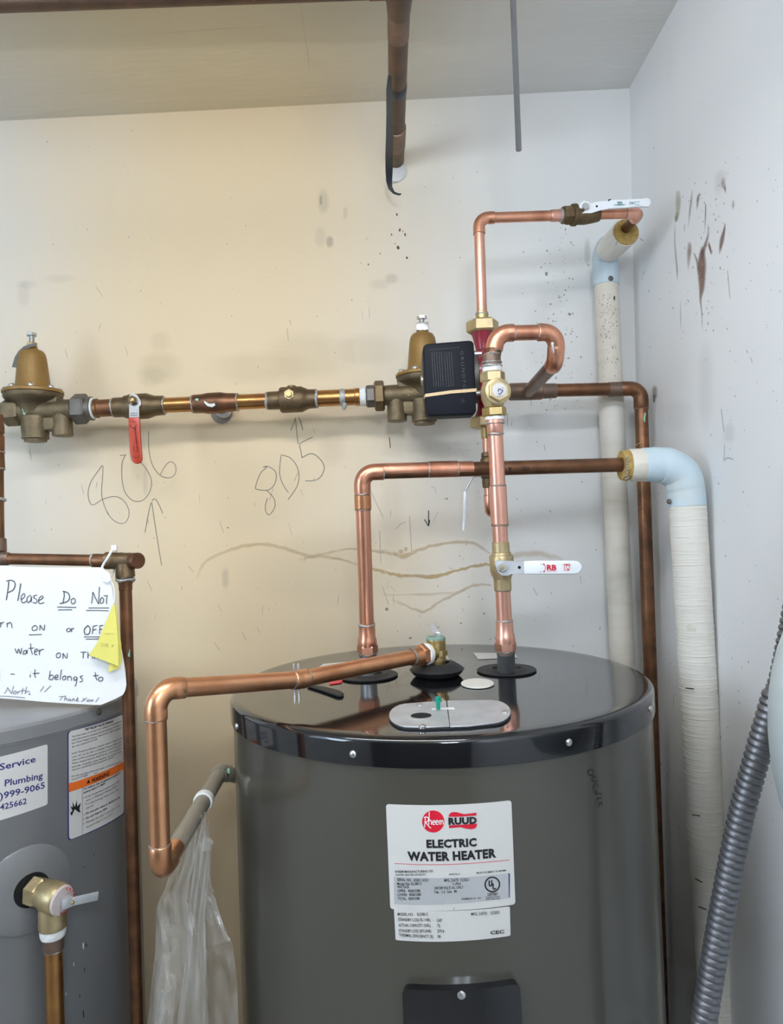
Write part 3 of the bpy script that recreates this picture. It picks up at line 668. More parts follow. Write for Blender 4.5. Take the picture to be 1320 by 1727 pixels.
for pts in ([(806,1112),(873,1109),(868,1102),(797,1101)], [(745,1115),(758,1113),(752,1105),(745,1106)], [(530,1131),(600,1128),(610,1114),(545,1120)]):
    s_ = obj('lid_sticker', prism([LS.uv(*p) for p in pts], V((HX, HY, LZ)), (1,0,0), (0,1,0), (0,0,0.0005)), 'label_white', T)
tabp = [LS.uv(*p) for p in ((522,1157),(540,1160),(560,1164),(574,1168),(580,1172),(577,1176),(568,1176),(552,1170),(534,1164),(518,1159))]
obj('black_strip', prism(tabp, V((HX, HY, LZ)), (1,0,0), (0,1,0), (0,0,0.003), 0.0008, 1), 'rubber_black', T)  # thin black shape with one rounded end, flat on the lid
for px in (497, 504):
    b_ = PZ(px, 1150, LZ); obj('metal_tab', box(b_ + V((0, 0, 0.014)), 0.0012, 0.005, 0.0145, 0.0004), 'steel', T)
obj('red_mark', prism([LS.uv(*p) for p in ((555,1151),(578,1147),(576,1152),(556,1155))], V((HX, HY, LZ)), (1,0,0), (0,1,0), (0,0,0.0006)), 'ink_red', T)

# rating label, wrapped on the body
OL = (620, 1330); SL = 1/4.714
def L(x, y): return (OL[0] + x*SL, OL[1] + y*SL)
lab = obj('rating_label', sticker(BC, L(180,955), L(1172,918), L(1140,92), L(145,122), r=0.025), 'label_white', T, flat=True)
lab2 = obj('efficiency_label', sticker(BC, L(222,1203), L(1134,1168), L(1128,935), L(208,955), r=0.03, h=0.0004), 'label_white', T, flat=True)
silver = obj('silver_panel', sticker(BC, L(212,915), L(1125,862), L(1115,668), L(208,697), r=0.012, h=0.0008), 'label_silver', lab, flat=True)
obj('panel_edge', patch(BC, [L(1125,862), L(1127,672), L(1116,668), L(1119,864)], h=0.0010), 'ink_navy', lab, flat=True)
def circ(cx, cy, rx, ry, n=36): return [L(cx + rx*math.cos(2*math.pi*i/n), cy + ry*math.sin(2*math.pi*i/n)) for i in range(n)]
obj('logo_disc', patch(BC, circ(520, 259, 88, 88), h=0.0008), 'ink_red', lab, flat=True)
lw = 10
sk = lambda pts, w_=6.5, h_=0.0011: stroke(BC, pts, w_*SL, 0.78, h=h_, off=OL, scale=SL)
obj('logo_lettering', merge(sk([(458,222),(456,260),(452,305)]), sk([(446,226),(470,222),(482,235),(478,255),(456,265)]), sk([(462,265),(480,290),(502,312)]),
    sk([(489,182),(488,230),(484,284)]), sk([(486,258),(496,246),(505,256),(506,284)]),
    sk([(516,266),(532,264),(530,252),(522,250),(515,264),(520,282),(533,280)]), sk([(541,265),(557,263),(555,251),(547,249),(540,263),(545,281),(558,279)]),
    sk([(568,249),(568,283)]), sk([(568,258),(576,249),(582,258),(582,283)]), sk([(582,258),(591,249),(598,258),(600,282)])), 'ink_white', lab, flat=True)
obj('logo_banner', patch(BC, [L(*p) for p in ((641,222),(645,205),(658,190),(680,184),(705,185),(740,194),(780,205),(815,207),(845,200),(864,189),(862,212),(780,218),(700,222))], h=0.0008), 'ink_red', lab, flat=True)
obj('logo_banner', patch(BC, [L(*p) for p in ((645,290),(740,285),(868,276),(864,300),(850,315),(825,321),(790,318),(750,308),(710,300),(675,300),(645,312))], h=0.0008), 'ink_red', lab, flat=True)
obj('logo_lettering', letters('RUUD', BC, L(641,281), L(866,272), 52*SL, h=0.0012, bold=0.055, space=1.06), 'ink_black', lab, flat=True)
obj('label_title', merge(letters('ELECTRIC', BC, L(468,466), L(865,452), 62*SL, h=0.0009, bold=0.05, space=1.08), letters('WATER HEATER', BC, L(318,566), L(1020,540), 68*SL, h=0.0009, bold=0.05, space=1.08)), 'ink_black', lab, flat=True)
obj('label_rule', stroke(BC, [(212,592),(440,601),(700,598),(900,585),(1125,564)], 4*SL, 0.78, h=0.0008, off=OL, scale=SL), 'ink_red', lab, flat=True)
def ln(s, x0, y0, x1, y1, hp, b=0.01): return letters(s, BC, L(x0, y0), L(x1, y1), hp*SL, h=0.0011, bold=b)
obj('label_print', merge(ln('RHEEM MANUFACTURING CO.', 220, 664, 522, 660, 18, .02), ln('WATER HEATER DIVISION', 220, 690, 458, 686, 15), ln('AS4276-2', 642, 686, 730, 682, 15), ln('MONTGOMERY, ALABAMA', 864, 674, 1100, 652, 15),
    ln('SERIAL NO.  A502116331', 236, 730, 482, 735, 24), ln('Model No: EL280-C', 236, 762, 432, 762, 22), ln('WATTAGE', 238, 790, 330, 788, 24), ln('UPPER   4500/3380', 240, 820, 420, 818, 22), ln('LOWER   4500/3380', 240, 850, 425, 848, 22), ln('TOTAL   4500/3380', 242, 881, 415, 879, 22),
    ln('MFG. DATE  12/2021', 608, 737, 803, 731, 24), ln('1-PH', 676, 765, 736, 763, 22), ln('240/208 VOLTS AC ONLY', 528, 797, 760, 790, 22), ln('Cap.  U.S. Gals.  80', 528, 827, 708, 823, 22), ln('ASSEMBLED IN  USA', 743, 880, 900, 872, 14),
    ln('LISTED', 952, 847, 1030, 842, 20, .03), ln('HOUSEHOLD STORAGE', 935, 866, 1048, 858, 11), ln('TANK WATER HEATER', 935, 882, 1048, 875, 11),
    stroke(BC, [(685,942),(686,962)], 3*SL, 0.78, h=0.0009, off=OL, scale=SL)), 'ink_black', lab, flat=True)
ringp = [(988 + 57*math.cos(2*math.pi*i/24), 758 + 57*math.sin(2*math.pi*i/24)) for i in range(25)]
obj('listing_mark', merge(stroke(BC, ringp, 11*SL, 0.78, h=0.0011, off=OL, scale=SL), sk([(963,726),(963,758),(968,768),(978,768),(984,758),(983,724)], 10, 0.0012), sk([(994,750),(996,792),(1018,790)], 10, 0.0012)), 'ink_black', lab, flat=True)
obj('date_print', ln('MFG. DATE:   12/2021', 820, 1005, 1046, 990, 24), 'ink_black', lab2, flat=True)
obj('label_print', merge(ln('MODEL NO.    ELD80-C', 240, 1005, 482, 1005, 24), ln('STANDBY LOSS (% / HR)', 244, 1047, 498, 1050, 24), ln('0.87', 550, 1055, 592, 1055, 24), ln('ACTUAL CAPACITY (GAL)', 246, 1092, 500, 1094, 24), ln('72', 553, 1097, 576, 1097, 24),
    ln('STANDBY LOSS (BTU/HR)', 248, 1135, 506, 1139, 24), ln('279.6', 553, 1140, 608, 1139, 24), ln('THERMAL EFFICIENCY (%)', 250, 1170, 522, 1183, 24), ln('98', 556, 1183, 580, 1183, 24)), 'ink_black', lab2, flat=True)
obj('mark_print', ln('CEC', 972, 1155, 1083, 1145, 27, .03), 'ink_black', lab2, flat=True)
# date written by hand on the body
OD = (900, 1260); SD = 1/5.5
dk = lambda pts: stroke(BC, pts, 1.5, 0.86, h=0.0006, off=OD, scale=SD)
obj('handwritten_date', merge(dk([(500,240),(498,220),(515,210),(545,212),(550,235),(540,255),(515,258),(500,240)]), dk([(528,270),(550,268),(572,272)]), dk([(552,265),(545,290),(530,296)]), dk([(570,268),(572,290)]), dk([(525,310),(560,314),(595,318)]),
    dk([(585,340),(575,335),(562,345),(552,370),(548,388)]), dk([(588,340),(592,365),(585,372)]), dk([(545,360),(550,390)]), dk([(562,400),(560,420),(575,430),(582,415),(575,405)]), dk([(570,440),(600,430),(632,438)]), dk([(610,470),(585,480),(590,495)]), dk([(612,462),(622,480)]), dk([(600,520),(625,510),(632,528),(625,540)]), dk([(590,555),(605,548),(600,525)])), 'ink_black', T, flat=True)
# lower access panel
pan = obj('access_panel', sticker(Cyl(HX, HY, BR), (686,1800), (880,1795), (871,1649), (681,1658), h=0.010, r=0.06), 'lid_black', T, angle=60)
a, z = PCYL(778, 1678, HX, HY, BR + 0.010)
obj('panel_screw', lathe([(-0.002, 0.0045), (0.001, 0.0045), (0.0026, 0.002)], V((HX + (BR+0.010)*math.sin(a), HY - (BR+0.010)*math.cos(a), z)), (math.sin(a), -math.cos(a), 0), n=14), 'steel', pan)

# ================================================================ LEFT WATER HEATER
GX, GY, GR, GZ = -0.68, 1.15, 0.255, 1.478
T = heater2 = thing('water_heater', 'light grey water heater at the left edge with stickers on its side', 'water heater', (GX, GY, 0))
GB = GR - 0.003
obj('body', lathe([(0.03, GB-0.004), (0.036, GB), (GZ-0.026, GB), (GZ-0.023, GB+0.0015), (GZ-0.019, GB)], (GX, GY, 0), (0, 0, 1), n=128), 'heater_light', T, angle=30)
obj('base_ring', lathe([(0.0, GB-0.02), (0.03, GB-0.02)], (GX, GY, 0), (0, 0, 1), n=64), 'rubber_black', T)
obj('lid', lathe([(GZ-0.0205, GR-0.003), (GZ-0.0205, GR), (GZ-0.004, GR-0.001), (GZ, GR-0.004), (GZ+0.002, GR-0.012), (GZ+0.003, GR*0.5), (GZ+0.003, 0.0)], (GX, GY, 0), (0, 0, 1), n=128), 'heater_light', T, angle=25)
a = math.radians(71); screw(T, V((GX + GR*math.sin(a), GY - GR*math.cos(a), GZ - 0.010)), (math.sin(a), -math.cos(a), 0), 0.005, 'steel_dull')
GC = Cyl(GX, GY, GB)
O2 = (0, 1180); S2 = 1/5.5
def Q(x, y): return (O2[0] + x*S2, O2[1] + y*S2)
st1 = obj('service_sticker', sticker(GC, Q(-420,1230), Q(440,972), Q(440,412), Q(-420,620), r=0.03), 'label_cream', T, flat=True)
obj('sticker_print', merge(letters('Service', GC, Q(-5,655), Q(330,575), 62*S2, bold=.02), letters('Plumbing', GC, Q(42,803), Q(395,728), 62*S2, bold=.02), letters(')999-9065', GC, Q(-5,925), Q(415,818), 62*S2, bold=.02), letters('425662', GC, Q(-2,1025), Q(247,963), 56*S2, bold=.02)), 'ink_navy', st1, flat=True)
border = obj('warning_sticker_border', sticker(GC, Q(628,1312), Q(1152,1058), Q(1142,128), Q(624,290), r=0.04, h=0.0004), 'ink_navy', T, flat=True)
st2 = obj('warning_sticker', sticker(GC, Q(638,1302), Q(1145,1050), Q(1136,136), Q(633,296), r=0.04, h=0.0007), 'label_cream', T, flat=True)
obj('warning_band', sticker(GC, Q(633,858), Q(1145,640), Q(1145,570), Q(633,780), r=0.004, h=0.0009), 'ink_orange', st2, flat=True)
hl = lambda x0, y0, x1, y1, w_=3, sm=False: stroke(GC, [(x0, y0), ((x0+x1)/2, (y0+y1)/2), (x1, y1)], w_*S2, 0.95, h=0.0011, off=O2, scale=S2, sm=sm)
def wl(s, x0, y0, x1, y1, hp, b=0.0): return letters(s, GC, Q(x0, y0), Q(x1, y1), hp*S2, h=0.0011, bold=b)
slope = lambda x0, x1: (x1 - x0)*-0.295
wp = []
wp.append(wl('T&P RELIEF VALVE OPENING', 780, 288, 1045, 208, 22, .03))
rows = [('This water heater is provided with a combination temperature/pressure', 352), ('relief valve listed as complying with the standard for Relief Valves for', 383), ('Hot Water Supply Systems, ANSI Z21.22 - CSA 4.4 installed per', 413), ('the code requirements of c/UL.', 446),
        ('Install  Temperature/Pressure  protective  equipment  required  by  local', 508), ('codes,  but  not  less  than  a  combination  Temperature/Pressure  Relief', 540), ('Valve certified as meeting the requirements for Relief Valves for Hot', 570), ('Water Supply Systems, ANSI Z21.22 - CSA 4.4 tested by a', 600), ('nationally  recognized  testing  laboratory  that  maintains  periodic', 632), ('inspection of production of listed equipment or materials.', 660),
        ('For safe operation of the water heater, the relief valve must not be', 720), ('removed or plugged.', 748)]
for s_, y in rows:
    x1 = {446: 900, 660: 1045, 748: 815}.get(y, 1122); y1 = y - (x1 - 660)*0.33*(0.98 if y < 500 else 0.96)
    wp.append(wl(s_, 660, y, x1, y1, 17))
rows = [('To reduce risk of explosion resulting in', 768, 838, 1110, 685, .03), ('serious injury or death:', 770, 872, 970, 780, .03), ('If the temperature and pressure relief', 790, 912, 1100, 762, 0), ('valve is dripping or leaking, follow', 790, 945, 1078, 805, 0), ('"Troubleshooting" instructions in the', 780, 985, 1095, 836, 0), ('manual.', 792, 1015, 865, 980, 0),
        ('Do not plug valve or discharge pipe.', 790, 1065, 1110, 905, .03), ('Do not remove valve.', 792, 1108, 990, 1010, .03), ('Maintain the valve in accordance with', 792, 1150, 1105, 985, 0), ('the procedure in the manual.', 792, 1192, 1040, 1060, 0)]
for s_, x0, y0, x1, y1, b in rows: wp.append(wl(s_, x0, y0, x1, y1, 18, b))
for x, y in ((773, 908), (773, 1066), (773, 1108), (773, 1152)): wp.append(blots(GC, [(*Q(x, y), 0.8, 0.8)], h=0.0011))
wp += [hl(760, 812, 760, 1250), hl(634, 780, 1145, 572, 4), hl(634, 858, 1145, 640, 4)]
obj('sticker_print', merge(*wp), 'ink_black', st2, flat=True)
obj('warning_word', merge(wl('WARNING', 842, 772, 1008, 700, 40, .035), patch(GC, [Q(798,782), Q(815,738), Q(832,768)], h=0.0011)), 'ink_black', st2, flat=True)
burst = [(645,1050),(668,1030),(648,985),(672,1005),(668,945),(690,995),(708,930),(712,1000),(745,955),(732,1010),(742,1048),(715,1035),(690,1015),(675,1040),(660,1078)]
obj('burst_symbol', patch(GC, [Q(*p) for p in burst], h=0.0011), 'ink_black', st2, flat=True)
# chips in the paint
sp = [(145,1594,1,3.5),(140,1595,1.4,6),(142,1635,0.8,5),(124,1626,0.8,4),(140,1710,1.4,7),(111,1676,0.7,3),(134,1680,0.8,4)]
obj('paint_chips', blots(GC, sp[1::2], h=0.0005), 'ink_white', T, flat=True, kind='stuff'); obj('dirt_marks', blots(GC, sp[0::2] + [(142,1462,.8,1.4),(111,1492,.8,1),(158,1441,.8,1.5)], h=0.0006), 'ink_black', T, flat=True, kind='stuff')
# round cover where the relief valve goes in
a0, z0 = PCYL(47, 1500, GX, GY, GB); N2 = V((math.sin(a0), -math.cos(a0), 0)); c0 = V((GX, GY, z0)) + N2*GB
def wrapped_disc(cx, cz, R, h, rings, hole=0.0):       # disc bent onto the body
    vs, fs = [], []; n = 48
    for i, (f, hh) in enumerate(rings):
        for k in range(n):
            g = 2*math.pi*k/n; vs.append(GC.at(cx + R*f*math.cos(g), cz + R*f*math.sin(g), hh))
    for i in range(len(rings)-1):
        for k in range(n): fs.append((i*n+k, i*n+(k+1) % n, (i+1)*n+(k+1) % n, (i+1)*n+k))
    fs.append(tuple((len(rings)-1)*n + k for k in range(n)))
    return vs, fs
obj('valve_cover', wrapped_disc(a0*GB, z0, 0.058, 0, [(1.0, -0.001), (1.0, 0.0025), (0.97, 0.0035), (0.45, 0.0045), (0.36, 0.0045)]), 'heater_light', T)
hcx, hcz = GC.uv(52, 1499)
obj('opening', wrapped_disc(hcx, hcz, 0.0225, 0, [(1.0, 0.002), (1.0, 0.0052), (0.5, 0.0052)]), 'black_hole', T)

# relief valve on the left heater
base = GC.at(hcx, hcz, 0.004)
T = thing('relief_valve', 'brass relief valve with a pale pink cap on the light grey heater', 'valve', base)
side = V((N2.y*-1, N2.x, 0)); side = V((-N2.y, N2.x, 0))   # to the right as seen from outside
rgt = V((math.cos(a0), math.sin(a0), 0))
fwd = (N2*0.82 + rgt*0.35 + V((0, 0, -0.10))).normalized()
obj('hex_neck', bolt_hex(base, fwd, 0.0195, 0.020), 'brass_pale', T, angle=25)
obj('body', lathe([(0.012, 0.0165), (0.024, 0.0175), (0.030, 0.0205), (0.050, 0.0205), (0.052, 0.0195)], base, fwd, n=30), 'brass_pale', T)
capO = base + fwd*0.0525
capp = obj('cap', lathe([(-0.002, 0.0190), (0.001, 0.0190), (0.0025, 0.0175), (0.003, 0.0)], capO, fwd, n=30), 'cap_pink', T)
U_, W_ = frame(fwd)[2]*-1, frame(fwd)[1]
cpl = Plane(capO + fwd*0.0032, rgt, W_)
obj('cap_print', merge(*[tube([capO + fwd*0.0027 + (rgt*math.cos(g) + V((0,0,1))*math.sin(g))*0.0135, capO + fwd*0.0027 + (rgt*math.cos(g) + V((0,0,1))*math.sin(g))*0.0165], 0.0006, n=5) for g in [k*0.3 for k in range(21)]]), 'ink_red', capp, kind='stuff')
lv0 = capO + fwd*0.003
obj('lever_clip', box(lv0 + fwd*0.005, 0.006, 0.006, 0.0065, 0.0008, U=rgt, W=(0, 0, 1)), 'zinc', T)
ld = (rgt*0.96 + fwd*0.10 + V((0, 0, -0.12))).normalized()
obj('lever', box(lv0 + fwd*0.008 + ld*0.018, 0.021, 0.0012, 0.0055, 0.0005, U=ld, W=V((0,0,1)) - ld*ld.z), 'zinc', T)
obj('lever_pin', lathe([(0, 0.0022), (0.003, 0.0022), (0.0042, 0.0010)], lv0 + fwd*0.009 + ld*0.004, fwd, n=12), 'brass', T)
oc = base + fwd*0.036
top = oc + V((0, 0, -0.010))
obj('outlet', lathe([(0, 0.0165), (0.010, 0.0175), (0.020, 0.0175), (0.026, 0.0180), (0.030, 0.0172)], top, (0, 0, -1), n=28), 'brass_pale', T)
e0 = top + V((0, 0, -0.030))
T = thing('discharge_pipe', 'bright copper drop pipe under the relief valve of the light grey heater', 'pipe', V((e0.x, e0.y, 0.1)))
obj('thread_tape', lathe([(-0.001, 0.0155), (0.004, 0.0165), (0.009, 0.0160), (0.012, 0.0150)], e0, (0, 0, -1), n=22), 'tape_white', T)
obj('adapter', lathe([(0.006, 0.0150), (0.012, 0.0150), (0.013, 0.0138), (0.028, 0.0135), (0.029, 0.0125)], e0, (0, 0, -1), n=24), 'copper_dull', T)
obj('solder_ring', ring(e0 + V((0, 0, -0.029)), (0, 0, -1), 0.0116, 0.0015, seed=91), 'solder', T)
obj('pipe', tube([e0 + V((0, 0, -0.02)), V((e0.x + 0.002, e0.y, 0.10))], 0.0114, n=24), 'copper_gold', T)

# ================================================================ PIPEWORK
class Axis:                                            # straight axis between two pixels at given depths
    def __init__(s, a, Ya, b, Yb, key):                # key: 'x' or 'y' = pixel coordinate used as position
        s.A, s.B = P(*a, Ya), P(*b, Yb); i = 0 if key == 'x' else 1; s.k0, s.k1 = a[i], b[i]; s.Y = (Ya + Yb)/2
        s.d = (s.B - s.A).normalized()
    def at(s, k): return s.A + (s.B - s.A)*((k - s.k0)/(s.k1 - s.k0))
def turned(T, name, ax, prof, m, n=28, label=None, angle=35, hint=None):   # prof: (pixel along axis, radius in pixels)
    O = ax.at(prof[0][0]); D = ax.at(prof[-1][0]) - O; L_ = abs(prof[-1][0] - prof[0][0]); k = D.length/L_; s = S(ax.Y)
    return obj(name, lathe([(abs(x - prof[0][0])*k, r*s) for x, r in prof], O, D, n=n, hint=hint), m, T, label=label, angle=angle)
def bead(T, ax, k, rpx, tpx=1.8, m='solder', name='solder_ring'):
    return obj(name, ring(ax.at(k), ax.d, rpx*S(ax.Y), tpx*S(ax.Y), seed=nxt()), m, T)
def hexa(T, name, ax, k0, k1, rpx, m):
    O = ax.at(k0); D = ax.at(k1) - O; return obj(name, bolt_hex(O, D, rpx*S(ax.Y), D.length), m, T, angle=20)
G_MAIN = 'wall mounted supply line'

# ---- supply line along the back wall
YM = 1.37
ML = Axis((133, 690), YM, (655, 667), YM, 'x'); sM = S(YM)
def prv(name_label, x0, dirn):
    """pressure reducing valve; x0 = pixel of its vertical axis"""
    c = ML.at(x0); T = thing('pressure_regulator', name_label, 'regulator', c)
    up = V((-0.036, 0, 1)).normalized() if False else V((0, 0, 1)); ex = ML.d
    s = sM
    # body: horizontal barrel, chamber, two bottom bosses
    obj('barrel', lathe([(-46*s, 15*s), (-44*s, 17*s), (-20*s, 18*s), (0, 20*s), (24*s, 18*s), (50*s, 17.5*s), (68*s, 17*s)], c, ex*dirn, n=28), 'bronze_light', T)
    obj('inlet_nut', bolt_hex(c - ex*dirn*48*s, ex*dirn, 24*s, 28*s), 'bronze_light', T, angle=20)
    obj('chamber', lathe([(-6*s, 21*s), (6*s, 24*s), (12*s, 30*s), (16*s, 38*s), (19*s, 44*s), (22*s, 46*s), (27.5*s, 46.5*s), (28.5*s, 45*s)], c, up, n=40), 'bronze_light', T)
    obj('yoke', box(c + up*18*s + ex*dirn*34*s, 11*s, 13*s, 12*s, 4*s, U=ex), 'bronze_light', T)
    obj('bonnet_flange', lathe([(28*s, 46*s), (29*s, 48*s), (33*s, 48*s), (35*s, 46*s), (36*s, 36*s)], c, up, n=40), 'bonnet_tan', T)
    obj('bonnet', lathe([(34*s, 33*s), (37*s, 29.5*s), (41*s, 27.5*s), (65*s, 25*s), (88*s, 22.5*s), (96*s, 21*s), (101*s, 18*s), (103*s, 14*s), (104*s, 10*s), (108*s, 8.5*s), (109*s, 8*s)], c, up, n=36), 'bonnet_tan', T)
    for k in range(8):
        g = math.radians(22 + 45*k); p = c + V((math.cos(g), math.sin(g), 0))*41*s + up*34*s
        obj('flange_bolt', lathe([(0, 5.6*s), (2.5*s, 5.6*s), (5*s, 4.6*s), (6.6*s, 2*s)], p, up, n=10), 'steel', T)
    obj('lock_nut', bolt_hex(c + up*109*s, up, 9*s, 7*s), 'brass_pale', T, angle=20)
    obj('adjusting_bolt', lathe([(108*s, 4.4*s)] + sum([[((116 + 1.2*i)*s, 4.6*s), ((116.6 + 1.2*i)*s, 3.9*s)] for i in range(10)], []) + [(128*s, 4.2*s)], c, up, n=14), 'steel', T)
    obj('bolt_head', bolt_hex(c + up*127*s, up, 8.6*s, 6*s), 'steel', T, angle=20)
    obj('bottom_boss', lathe([(-10*s, 22*s), (-30*s, 22*s), (-42*s, 21*s), (-47*s, 21.5*s), (-48*s, 18*s), (-52*s, 17.5*s)][::-1] and [(10*s, 22*s), (30*s, 22*s), (42*s, 21*s), (47*s, 21.5*s), (48*s, 18*s), (52*s, 17.5*s)], c + ex*dirn*2*s, -up, n=30), 'bronze_light', T)
    b2 = c + ex*dirn*48*s
    obj('strainer_boss', lathe([(8*s, 15*s), (20*s, 16*s), (38*s, 16.5*s), (44*s, 16.5*s), (45*s, 14*s)], b2, -up, n=28), 'bronze_light', T)
    obj('web', box(c + ex*dirn*26*s - up*22*s, 22*s, 11*s, 13*s, 4*s, U=ex), 'bronze_light', T)
    return T, c
prv1, c1 = prv('tan belled pressure regulator at the far left of the wall pipe', 57, 1)
s = sM
# card tag hooked over the left regulator
obj('curled_tag', prism([Wall(c1.y - 0.014).uv(*p) for p in ((60,579),(50,580),(40,584),(31,592),(25,602),(22,612),(20,619),(27,620),(29,611),(33,601),(39,596),(41,590),(50,586),(60,584))], (0, c1.y - 0.014, 0), (1, 0, 0), (0, 0, 1), (0, 0.0012, 0)), 'steel_dull', prv1)
'''unused (lambda pts: ([V(p) for q in pts for p in (q, V(q) + V((0, 0.012, 0)))], [(2*i, 2*i+1, 2*i+3, 2*i+2) for i in range(len(pts)-1)]))(
    [c1 + V((10*s, -0.010, 107*s)), c1 + V((0, -0.012, 105*s)), c1 + V((-10*s, -0.012, 102*s)), c1 + V((-18*s, -0.012, 96*s)), c1 + V((-22*s, -0.012, 86*s)), c1 + V((-25*s, -0.012, 72*s))]), 'steel_dull', prv1)'''
obj('pale_spot', blots(on_pipe(c1 - V((0.05, 0, 0)), c1 + V((0.05, 0, 0)), 20*s, False), [(40, 690, 3.0, 6), (42, 697, 3.5, 3)], h=0.0012), 'verdigris', prv1, flat=True)
bm = Wall(c1.y - 17.8*s)
obj('cast_letters', letters('LF', bm, (86, 718), (94, 717), 8, h=0.001), 'bronze', prv1, flat=True)
prv2, c2 = prv('tan belled pressure regulator half hidden behind the black pump box', 716, -1)
obj('metal_tag', box(c2 + V((0.5*s, -0.004, 113*s)), 10.5*s, 0.006, 7*s, 0.001), 'steel', prv2)
obj('cast_letters', letters('1', Wall(c2.y - 17.8*s), (687, 668), (691, 667.8), 10, h=0.001), 'bronze', prv2, flat=True)

T = wl_ = thing('supply_pipe', 'dull brown copper supply line soldered together along the back wall', 'pipe', ML.at(330))
turned(T, 'pipe', ML, [(-40, 14), (4, 14)], 'steel_dull'); turned(T, 'thread_tape', ML, [(3, 16), (5, 18), (9, 18), (11, 16)], 'tape_white')
hexa(T, 'union_nut', ML, 124, 148, 26, 'steel_dull'); turned(T, 'union_tail', ML, [(146, 20), (156, 20), (157, 18)], 'steel_dull')
turned(T, 'thread_tape', ML, [(154, 16), (155.5, 18.5), (159, 18), (160, 15)], 'tape_white')
turned(T, 'adapter', ML, [(159, 15.5), (165, 16.5), (167, 14.5), (190, 14.5)], 'copper_brown'); bead(T, ML, 191, 14, 2.0)
turned(T, 'pipe', ML, [(270, 12.7), (330, 12.7)], 'copper_gold'); bead(T, ML, 277, 13.4, 1.8, 'solder'); bead(T, ML, 325, 13.4, 2.0)
tee = turned(T, 'tee', ML, [(326, 14.8), (328, 15.6), (340, 15.8), (350, 17.6), (372, 18), (382, 16), (396, 15.2), (399, 14.6)], 'copper_brown')
obj('wall_stub', tube([ML.at(372), P(374, 694, YW + 0.03)], 11*s, n=20), 'copper_brown', T)
obj('tape_wrap', lathe([(0, 12*s), (1*s, 14*s), (16*s, 14*s), (17*s, 12*s)], P(374, 690, YW - 0.03), (0, 1, 0.02), n=18), 'tape_white', T)
wm = on_pipe(ML.at(320), ML.at(400), 17.6*s, False)
obj('pale_spot', merge(blots(on_pipe(ML.at(320), ML.at(400), 15.9*s, False), [(332, 674, 3.4, 2.2)], h=0.0006), ), 'verdigris', T, flat=True)
obj('paint_drip', patch(wm, [(344,676),(350,681),(357,681),(362,680),(363,684),(358,687),(350,685),(345,680)], h=0.0010), 'ink_white', T, flat=True)
turned(T, 'pipe', ML, [(398, 12.7), (455, 12.7)], 'copper_gold'); bead(T, ML, 400, 13.4, 1.8); bead(T, ML, 450, 13.6, 2.0, 'solder_grey')
turned(T, 'pipe', ML, [(525, 13.8), (590, 13.8)], 'copper_gold'); bead(T, ML, 534, 15, 2.2, 'solder_grey')
turned(T, 'solder_patch', ML, [(573, 13.9), (574.5, 14.8), (580, 14.6), (582, 13.9)], 'solder_grey')
obj('solder_drip', lathe([(0, 4.5*s), (6*s, 4*s), (10*s, 2.4*s), (12*s, 0.5*s)], ML.at(581) + V((0, -6*s, -11*s)), (-0.2, 0, -1), n=10), 'solder_grey', T)
turned(T, 'adapter', ML, [(584, 13.5), (598, 13.8), (599, 15), (606, 15.2), (607, 14)], 'copper_gold'); turned(T, 'thread_tape', ML, [(606, 14), (608, 15.6), (616, 16), (618, 14)], 'tape_white')
hexa(T, 'union_tail', ML, 617, 633, 19, 'steel_dull'); hexa(T, 'union_nut', ML, 631, 648, 26, 'bronze')

# red handled ball valve
T = thing('ball_valve', 'bronze ball valve with a red sleeved lever hanging down, on the wall pipe', 'valve', ML.at(230))
turned(T, 'body', ML, [(192, 15), (193, 16.5), (210, 16.8), (211, 19), (217, 20), (221, 21.5), (248, 21.5), (262, 16.8), (276, 16.2), (277, 15)], 'bronze')
sw = P(224, 675.5, YM - 21*s)
obj('stem', lathe([(0, 9*s), (4*s, 9*s), (4.5*s, 5*s), (13*s, 5*s)], sw + V((0, 0.012, 0)), (0, -1, 0), n=18), 'bronze', T)
yl = sw.y - 0.004
LW = Wall(yl)
lev = obj('lever', prism([LW.uv(*p) for p in ((217.5,705),(217.5,667),(222,663),(230,665),(235,672),(238,678),(238,683),(234.5,686),(234.5,705))], (0, yl, 0), (1, 0, 0), (0, 0, 1), (0, 0.0022, 0), 0.0004, 1), 'steel', T)
hs = obj('lever_sleeve', prism([LW.uv(*p) for p in ((216.5,704),(235.5,704),(237,735),(239.5,765),(240,774),(238,780),(232,782.5),(226,781),(221.5,776),(219.5,765),(217.5,735))], (0, yl - 0.002, 0), (1, 0, 0), (0, 0, 1), (0, 0.006, 0), 0.0018, 3), 'vinyl_red', T)
obj('stem_nut', bolt_hex(P(224, 675.5, yl - 0.0005), (0, -1, 0), 8*s, 6*s), 'bronze', T, angle=20)
obj('stem_end', box(P(223.5, 675, yl - 0.009), 2.6*s, 0.004, 2.6*s, 0.0004), 'brass', T)
LW2 = Wall(yl - 0.002)
rp = [(224.5 + 5*math.cos(g), 717 + 5*math.sin(g)) for g in [math.radians(-10 + 20*i) for i in range(11)]]
obj('sleeve_print', merge(letters('MILWAUKEE VALVE', LW2, (226.3,722), (231.2,763), 2.6, h=0.0006, bold=.03), stroke(LW2, rp, 1.0, YM, h=0.0006), stroke(LW2, [(221,711.5),(228,711.5)], 0.8, YM, h=0.0006), stroke(LW2, [(223,768),(225,771.5),(232,771.5),(235,767)], 0.7, YM, h=0.0006, sm=False), dashes(LW2, [(225.3,753,226.2,762)], 1.0, YM)), 'ink_black', hs, flat=True)
obj('lever_print', dashes(Wall(yl), [(220,697,232,697), (220,700.5,232,700.5)], 1.4, YM, h=0.0004), 'steel_dull', lev, flat=True)
